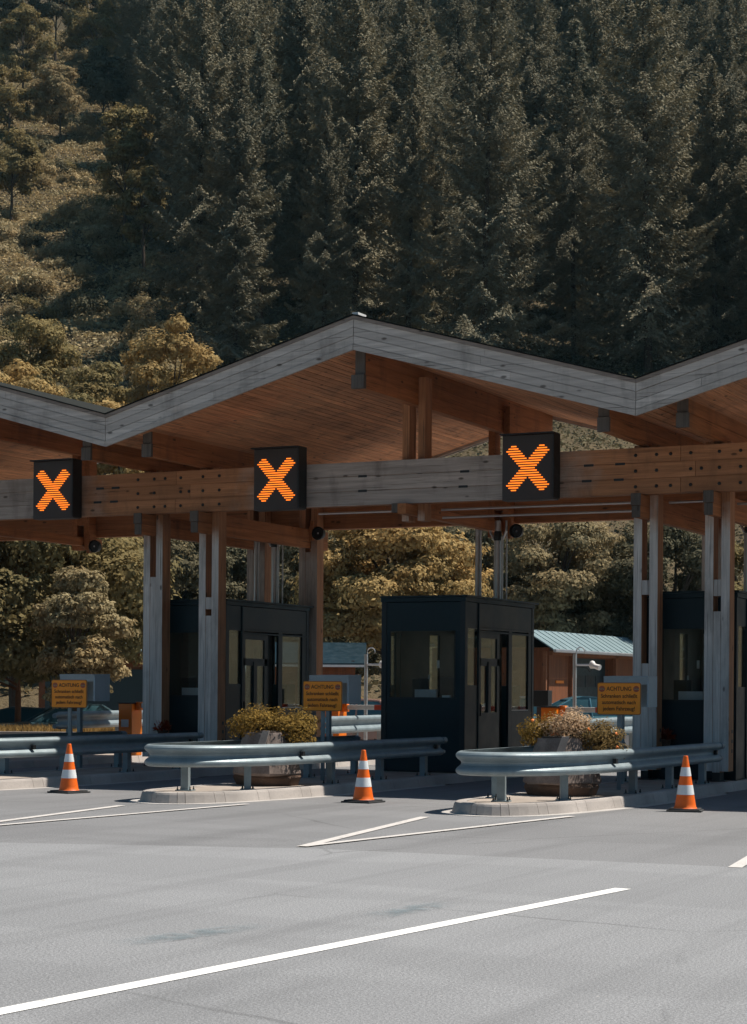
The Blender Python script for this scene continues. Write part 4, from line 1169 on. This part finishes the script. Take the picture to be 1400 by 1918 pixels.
# verge with dry grass, low concrete edge
p = at(50.5, -10.2)
def verge():
    a, b_ = at(48.5, -24), at(47.2, -4.5); c, d = at(50.2, -4.5), at(51.6, -24)
    m_ = MB(); zt = .52
    t = thing('grass_verge', 'raised verge with a pale concrete edge behind the left guardrail', 'verge', tuple((a+b_)/2))
    e = (b_-a).normalized(); n = Vector((-e.y, e.x, 0))
    def bar(p, q, w, z0, z1, nm, mt):
        k = MB(); p2, q2 = p+n*w, q+n*w
        k.add([(p.x, p.y, z0), (q.x, q.y, z0), (q2.x, q2.y, z0), (p2.x, p2.y, z0), (p.x, p.y, z1), (q.x, q.y, z1), (q2.x, q2.y, z1), (p2.x, p2.y, z1)], [(0, 3, 2, 1), (4, 5, 6, 7), (0, 1, 5, 4), (1, 2, 6, 5), (2, 3, 7, 6), (3, 0, 4, 7)])
        return k.build(nm, mt, t, world=True)
    bar(a, b_, .25, -.5, zt, 'edge_wall', 'plinth'); bar(a+n*.251, b_+n*.251, 2.2, -.6, zt-.04, 'soil', 'soil')
    g = np.random.default_rng(3); k = 9000
    f = g.random(k); w = .3+2.0*g.random(k)
    P0 = np.array([[a.x, a.y, 0]])+np.outer(f, np.array([b_.x-a.x, b_.y-a.y, 0]))+np.outer(w, np.array([n.x, n.y, 0]))
    P0[:, 2] = zt+.02+.06*g.random(k); P0 -= np.array(t.location)
    u = unit(g.normal(0, .35, (k, 3))+np.array([0, 0, 1.0])); v = unit(np.cross(u, g.normal(0, 1, (k, 3))))
    Q, kk = tri_cards(P0, u*(.05+.06*g.random((k, 1))), v*.012)
    o = mesh_obj('dry_grass', leaf_mesh('dry_grass', Q, kk, 4, 'drygrass'), t); o['kind'] = 'stuff'
verge()

# ------------------------------------------------------------------ trees
def crown_obj(t, lobes, per, m, size, seed, up=.35, flat=.8):
    mesh_obj('crown', blob_crown(lobes, per, m, size, seed, up, flat), t)
def broadleaf(label, d, s, H, Rc, zc, m, seed, nl=16, per=900, size=.20, flat=.8, z=None, bark='bark', r=.2, group=None):
    p = at(d, s); zz = (hz(d, s) if d > 82 else gz(p.x, p.y)) if z is None else z
    t = thing('leafy_tree', label, 'tree', (p.x, p.y, zz), seed*1.3, group)
    lb = grow_lobes(H, Rc, zc, int(nl*1.7), seed)
    k_ = 2.9 if size < .21 else (2.2 if size < .3 else 1.8)
    crown_obj(t, lb, per*k_, m, size*.62, seed, .35, flat)
    trunk_mb(zc+Rc*.4, r, lb, seed).build('trunk', bark, t, smooth=True)
    return t
# near trees seen under the canopy
broadleaf('broad olive tree with a red brown trunk at the left edge, under the canopy', 56, S(40, 56), 8.0, 4.0, 4.4, 'decid', 21, 26, 900, .20, bark='bark_red', r=.11)
broadleaf('golden leaved young tree whose boughs hang beside the left warning sign', 52, S(152, 52), 5.4, 1.3, 2.9, 'decid_pale', 22, 26, 2400, .15, flat=.78, r=.1)
broadleaf('golden leaved tree with layered boughs between the left and the middle booth', 66, S(735, 66), 8.0, 3.1, 4.9, 'decid_gold', 23, 34, 900, .19, flat=.62)
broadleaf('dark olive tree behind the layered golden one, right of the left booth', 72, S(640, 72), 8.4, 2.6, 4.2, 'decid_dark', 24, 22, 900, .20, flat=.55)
broadleaf('pale leaved tree above the timber garage roof, left of the right posts', 75, S(1050, 75), 8.8, 2.6, 5.4, 'decid_pale', 25, 28, 800, .19, flat=.6)
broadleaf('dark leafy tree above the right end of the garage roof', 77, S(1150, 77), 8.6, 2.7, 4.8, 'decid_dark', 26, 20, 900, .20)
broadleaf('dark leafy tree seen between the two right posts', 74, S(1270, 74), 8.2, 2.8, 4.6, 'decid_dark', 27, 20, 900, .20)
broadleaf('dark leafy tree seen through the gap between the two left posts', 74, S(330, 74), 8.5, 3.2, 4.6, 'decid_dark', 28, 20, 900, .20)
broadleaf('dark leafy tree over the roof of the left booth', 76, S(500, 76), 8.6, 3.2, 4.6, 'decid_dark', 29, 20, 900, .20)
broadleaf('dark leafy tree right behind the conduits of the middle booth', 79, S(915, 79), 9.0, 2.9, 5.0, 'decid_dark', 30, 20, 900, .20)
broadleaf('olive tree behind the hut at left under the canopy', 73, S(215, 73), 8.2, 2.8, 4.8, 'decid', 37, 18, 900, .20)
broadleaf('leafy tree at the right photo edge behind the rightmost post', 76, S(1410, 76), 8.4, 2.8, 4.6, 'decid', 38, 18, 900, .20)
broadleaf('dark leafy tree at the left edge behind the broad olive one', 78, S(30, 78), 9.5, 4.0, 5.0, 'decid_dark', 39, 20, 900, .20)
# clipped hedge bank in the sun left of the middle booth
hp = at(63, S(710, 63))
hd = thing('hedge', 'sunlit golden hedge between the shelter and the middle booth', 'hedge', (hp.x, hp.y, gz(hp.x, hp.y)))
lob = [((i-3)*.8*CS, (i-3)*.8*SN, .55+.3*math.sin(i*1.7), 1.0) for i in range(8)]
mesh_obj('foliage', blob_crown(lob, 1500, 'drygrass', .16, 77, .4, .85), hd)
s_ = MB(); [s_.tube([(x, y, -.2), (x*1.02, y, z)], [.04, .02], 5) for x, y, z, r in lob]; s_.build('stem', 'bark', hd)
# golden broadleaves at the hill foot above the left roof slope
for i, (lab, u, d, H, Rc, m) in enumerate((
    ('golden crowned tree just left of the main gable, rising above the roof valley', 325, 92, 16.0, 2.7, 'decid_gold'),
    ('golden crowned tree directly above the left roof valley', 235, 88, 12.6, 2.3, 'decid_gold'),
    ('olive leaved tree above the left roof slope, left of the valley', 120, 90, 12.6, 2.6, 'decid'),
    ('golden brown tree at the left photo edge above the roof', 30, 92, 13.6, 2.8, 'decid_gold'),
    ('tall pale tree behind the golden one left of the main gable', 290, 102, 15.2, 2.4, 'decid_pale'),
    ('brownish leafy tree mid slope at the left edge', 60, 108, 13.5, 3.0, 'decid'),
    ('olive leafy tree behind the one above the left valley', 185, 106, 12.2, 2.6, 'decid'))):
    broadleaf(lab, d, S(u, d), H, Rc, H*.62, m, 40+i, 18, 950, .24)

# --- spruces: six meshes, copied
protos = []
for i, (H, Rr, m) in enumerate(((28, 4.5, 'spruce'), (26, 4.0, 'spruce2'), (30, 5.0, 'spruce'), (24, 4.2, 'spruce2'), (27, 3.7, 'spruce'))):
    t = thing('spruce_tree', 'x', 'tree', (0, 0, 0))
    mesh_obj('crown', spruce_mesh(H, Rr, m, .08 if i != 1 else .26, .175, 100+i), t)
    tb = MB(); tb.tube([(0, 0, -1.5), (0, 0, 1), (.05, 0, H*.5), (0, 0, H*.97)], [.36, .30, .18, .03], 7); tb.build('trunk', 'bark', t, smooth=True)
    protos.append([t, False])
SPR = 'dark spruce in the dense forest covering the hillside above the canopy'
def spruce(i, d, s, sc, label, group, rz):
    t, used = protos[i]
    p = at(d, s); loc = (p.x, p.y, hz(d, s)-.3)
    if not used: o = t; protos[i][1] = True
    else: o = copy_tree(t)
    o.location = loc; o.rotation_euler = (R(random.uniform(-1.5, 1.5)), R(random.uniform(-1.5, 1.5)), rz); o.scale = (sc*random.uniform(.9, 1.1), sc*random.uniform(.9, 1.1), sc)
    o['label'] = label
    if group: o['group'] = group
    elif 'group' in o: del o['group']
    return o
GS = 'spruces of the hillside forest'
front = [(372, 168, 1.12, 0, 'tall spruce left of the main gable, lit down its right side'),
         (488, 160, .98, 1, 'spruce rising over the left slope of the main gable'),
         (560, 176, .85, 3, 'short dark spruce just left of the roof ridge'),
         (655, 172, 1.08, 2, 'large spruce directly above the roof ridge'),
         (812, 158, .72, 4, 'slim pointed spruce over the right slope of the main gable'),
         (770, 184, 1.05, 1, 'bare trunked spruce beside the bright clearing right of the ridge'),
         (935, 165, .86, 0, 'broad spruce above the middle of the right roof slope'),
         (1075, 160, .80, 2, 'spruce standing above the right roof valley, left of it'),
         (1215, 158, .82, 3, 'spruce directly above the right roof valley'),
         (1340, 156, .88, 0, 'spruce above the rightmost roof slope')]
for u, d, sc, i, lab in front: spruce(i, d, S(u, d), sc, lab, GS, random.random()*6.28)
cnt = 0; occ = [(d, S(u, d)) for u, d, *_ in front]
def bound(d): return np.interp(d, [120, 150, 172, 200, 240, 300, 345], [480, 420, 335, 300, 255, 235, 225])
d = 150.0; row = 0
while d < 352:
    s = S(bound(d), d)+random.uniform(0, 4); smax = S(1400, d)+ (26 if d < 260 else 14)
    while s < smax:
        dd = d+random.uniform(-3.2, 3.2); s2 = s+random.uniform(-1.5, 1.5)
        u = 702+s2/dd*3642.6
        ok = all((dd-a)**2+(s2-b_)**2 > (30 if dd < 235 else 20) for a, b_ in occ)
        if 676 < u < 748 and dd < 215 and dd > 150: ok = False
        if u < bound(dd): ok = False
        if ok and cnt < 276:
            occ.append((dd, s2)); cnt += 1
            spruce(random.choice([0, 1, 2, 3, 4, 0, 2, 4]), dd, s2, random.uniform(.72, 1.18), SPR, GS, random.random()*6.28)
        s += random.uniform(5.0, 8.0)*(1 if d < 260 else 1.15)
    d += 9.2 if d < 240 else 11.5; row += 1
# a few broadleaves among the spruces
for i, (lab, u, d, H, Rc, m) in enumerate((
    ('yellowish leafy tree among spruces near the top right', 1275, 268, 17, 3.4, 'decid_gold'),
    ('yellowish leafy tree left of its yellow neighbour in the top right', 1190, 285, 19, 3.2, 'decid'),
    ('leaning leafy tree at the top right corner among spruces', 1380, 262, 18, 3.6, 'decid'),
    ('golden bush in the bright clearing right of the roof ridge', 712, 196, 7.0, 3.2, 'decid_gold'),
    ('olive leafy tree at the top left corner', 40, 290, 15, 4.6, 'decid'),
    ('olive leafy tree along the top edge, left of the spruces', 175, 300, 17, 4.8, 'decid'),
    ('leafy tree on the slope below the top left ones', 110, 262, 12, 4.4, 'decid_pale'),
    ('dark leafy tree in the very corner at top left', 10, 318, 17, 5.2, 'decid_dark'),
    ('dark leafy tree at the top edge between two olive ones, left', 100, 322, 17, 5.0, 'decid_dark'),
    ('dark leafy tree against the spruce edge at the top left', 205, 318, 18, 4.6, 'decid_dark'),
    ('pale leafy tree at the left edge a little below the corner', 15, 258, 11, 4.0, 'decid'),
    ('dark leafy tree on the slope under the spruce edge, upper left', 190, 268, 13, 4.2, 'decid_dark'),
    ('brown green tree standing at the foot of the dark spruce edge, left side', 232, 200, 15, 3.6, 'decid'),
    ('small olive tree in the scrub left of the spruce edge', 268, 182, 11, 3.0, 'decid'),
    ('leafy tree at the left edge halfway up the scrubby slope', 20, 215, 10, 3.6, 'decid'))):
    broadleaf(lab, d, S(u, d), H, Rc, H*.58, m, 60+i, 16, 420, .42)

# --- scrub on the open slope at left
bp = []
for i, m in enumerate(('scrub', 'decid', 'decid_dark', 'decid_pale')):
    t = thing('bush', 'brownish bush on the open scrubby slope left of the spruce forest', 'bush', (0, 0, 0), group='bushes on the open slope at left')
    g = random.Random(200+i)
    lb = [(g.uniform(-1.2, 1.2), g.uniform(-1.2, 1.2), g.uniform(.3, 1.5), g.uniform(.7, 1.2)) for _ in range(6)]
    me = blob_crown(lb, 620, m, .20, 300+i, .4, .9); me.name = 'foliage'
    mesh_obj('foliage', me, t)
    s_ = MB(); [s_.tube([(0, 0, -.5), (x*.5, y*.5, z*.5), (x, y, z)], [.07, .05, .02], 5) for x, y, z, r in lb]; s_.build('stem', 'bark', t)
    bp.append([t, False])
nb = 0
while nb < 250:
    d = 104+236*random.random()**.9; s = random.uniform(S(-60, d), S(bound(d)-15, d))
    i = random.choice([0, 0, 3, 3, 1, 2]); t, used = bp[i]
    if not used: o = t; bp[i][1] = True
    else: o = copy_tree(t)
    p = at(d, s); sc = random.uniform(.45, 1.15)
    o.location = (p.x, p.y, hz(d, s)-.1); o.rotation_euler = (0, 0, random.random()*6.28); o.scale = (sc, sc, sc*random.uniform(.7, 1.3)); nb += 1
def ground_cover(name, n, umin, umaxf, d0, d1, m, size, seed, hgt=.9):
    g = np.random.default_rng(seed); pts = []
    d = d0+(d1-d0)*g.random(n)**.85
    um = np.array([umaxf(q) for q in d]); u = umin+(um-umin)*g.random(n)
    s = (u-702)/3642.6*d
    x = -SN*d+CS*s; y = CS*d+SN*s
    z = np.array([hz(a, b_) for a, b_ in zip(d, s)])
    hg = hgt*(.25+1.1*np.clip(np.sin(x*.9+3*np.sin(y*.21))*np.sin(y*.8)+.45, 0, 1.4))*g.random(n)
    C = np.stack([x, y, z+hg], 1)
    nr = unit(g.normal(0, .55, (n, 3))+np.array([0, 0, .8])); U = unit(np.cross(nr, g.normal(0, 1, (n, 3)))); V = np.cross(nr, U)
    sz = size*(.5+.9*g.random((n, 1)))
    P, k = cards(C, U*sz*.6, V*sz*.36)
    o = bpy.data.objects.new(name, leaf_mesh(name, P, k, 6, m)); col.objects.link(o)
    return o
tag(ground_cover('undergrowth', 170000, -120, lambda d: bound(d)+40, 84, 350, 'scrub', .26, 1, .65), 'dry brownish undergrowth covering the open slope at left', 'undergrowth', kind='stuff')
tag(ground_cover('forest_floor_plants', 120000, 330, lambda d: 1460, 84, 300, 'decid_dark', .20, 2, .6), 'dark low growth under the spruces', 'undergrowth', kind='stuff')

# ------------------------------------------------------------------ mountain air
def haze():
    b = NB('thin blue mountain air')
    v = b.n('ShaderNodeVolumePrincipled', {'Color': (.40, .80, .95, 1), 'Density': .00008, 'Anisotropy': .0})
    b.t.links.new(v.outputs[0], b.out.inputs[1]); MAT['haze'] = b.m
    m_ = MB(); m_.box(-620, 620, -620, 700, -4, 330)
    o = m_.build('haze', 'haze'); o['kind'] = 'stuff'; o['label'] = 'thin bluish air over the valley'; o['category'] = 'haze'
haze()
# ------------------------------------------------------------------ light, sky, camera
SUN = Vector((.42, .37, 1.0)).normalized()
el = math.asin(SUN.z); az = math.atan2(SUN.x, SUN.y)
sl = bpy.data.lights.new('sun', 'SUN'); sl.energy = 5.0; sl.angle = R(.53); sl.color = (1.0, .92, .82)
so = bpy.data.objects.new('sun', sl); col.objects.link(so); so.rotation_euler = (-SUN).to_track_quat('-Z', 'Y').to_euler(); so.location = (0, 0, 60)
w = bpy.data.worlds.new('World'); scene.world = w; w.use_nodes = True
nt = w.node_tree; nt.nodes.clear()
sky = nt.nodes.new('ShaderNodeTexSky'); sky.sky_type = 'NISHITA'; sky.sun_disc = False; sky.sun_elevation = el; sky.sun_rotation = az
sky.air_density = 1.0; sky.dust_density = 1.0; sky.ozone_density = 2.0
bg = nt.nodes.new('ShaderNodeBackground'); bg.inputs[1].default_value = .053
wo = nt.nodes.new('ShaderNodeOutputWorld'); tint = nt.nodes.new('ShaderNodeMixRGB'); tint.blend_type = 'MULTIPLY'; tint.inputs[0].default_value = 1; tint.inputs[2].default_value = (.62, .96, 1.03, 1)
nt.links.new(sky.outputs[0], tint.inputs[1]); nt.links.new(tint.outputs[0], bg.inputs[0]); nt.links.new(bg.outputs[0], wo.inputs[0])

cd = bpy.data.cameras.new('camera'); cam = bpy.data.objects.new('camera', cd); col.objects.link(cam); scene.camera = cam
cd.sensor_fit = 'VERTICAL'; cd.sensor_height = 36; cd.sensor_width = 36; cd.lens = 3642.6/1918*36
cd.shift_y = (1290.9-959)/1918; cd.shift_x = 2.4/1918
cd.clip_start = .5; cd.clip_end = 3000
F_ = Vector((-SN, CS, 0)); R_ = Vector((CS, SN, 0)); U_ = Vector((0, 0, 1)); r = .0072
rt = R_*math.cos(r)+U_*math.sin(r); up = U_*math.cos(r)-R_*math.sin(r)
M_ = Matrix((rt, up, -F_)).transposed().to_4x4(); M_.translation = (0, 0, 1.62); cam.matrix_world = M_

scene.render.engine = 'CYCLES'
scene.view_settings.view_transform = 'Standard'; scene.view_settings.look = 'None'
scene.view_settings.exposure = 0.35; scene.view_settings.gamma = 1.0
scene.cycles.max_bounces = 8; scene.cycles.transparent_max_bounces = 12; scene.cycles.diffuse_bounces = 4
scene.cycles.use_denoising = True
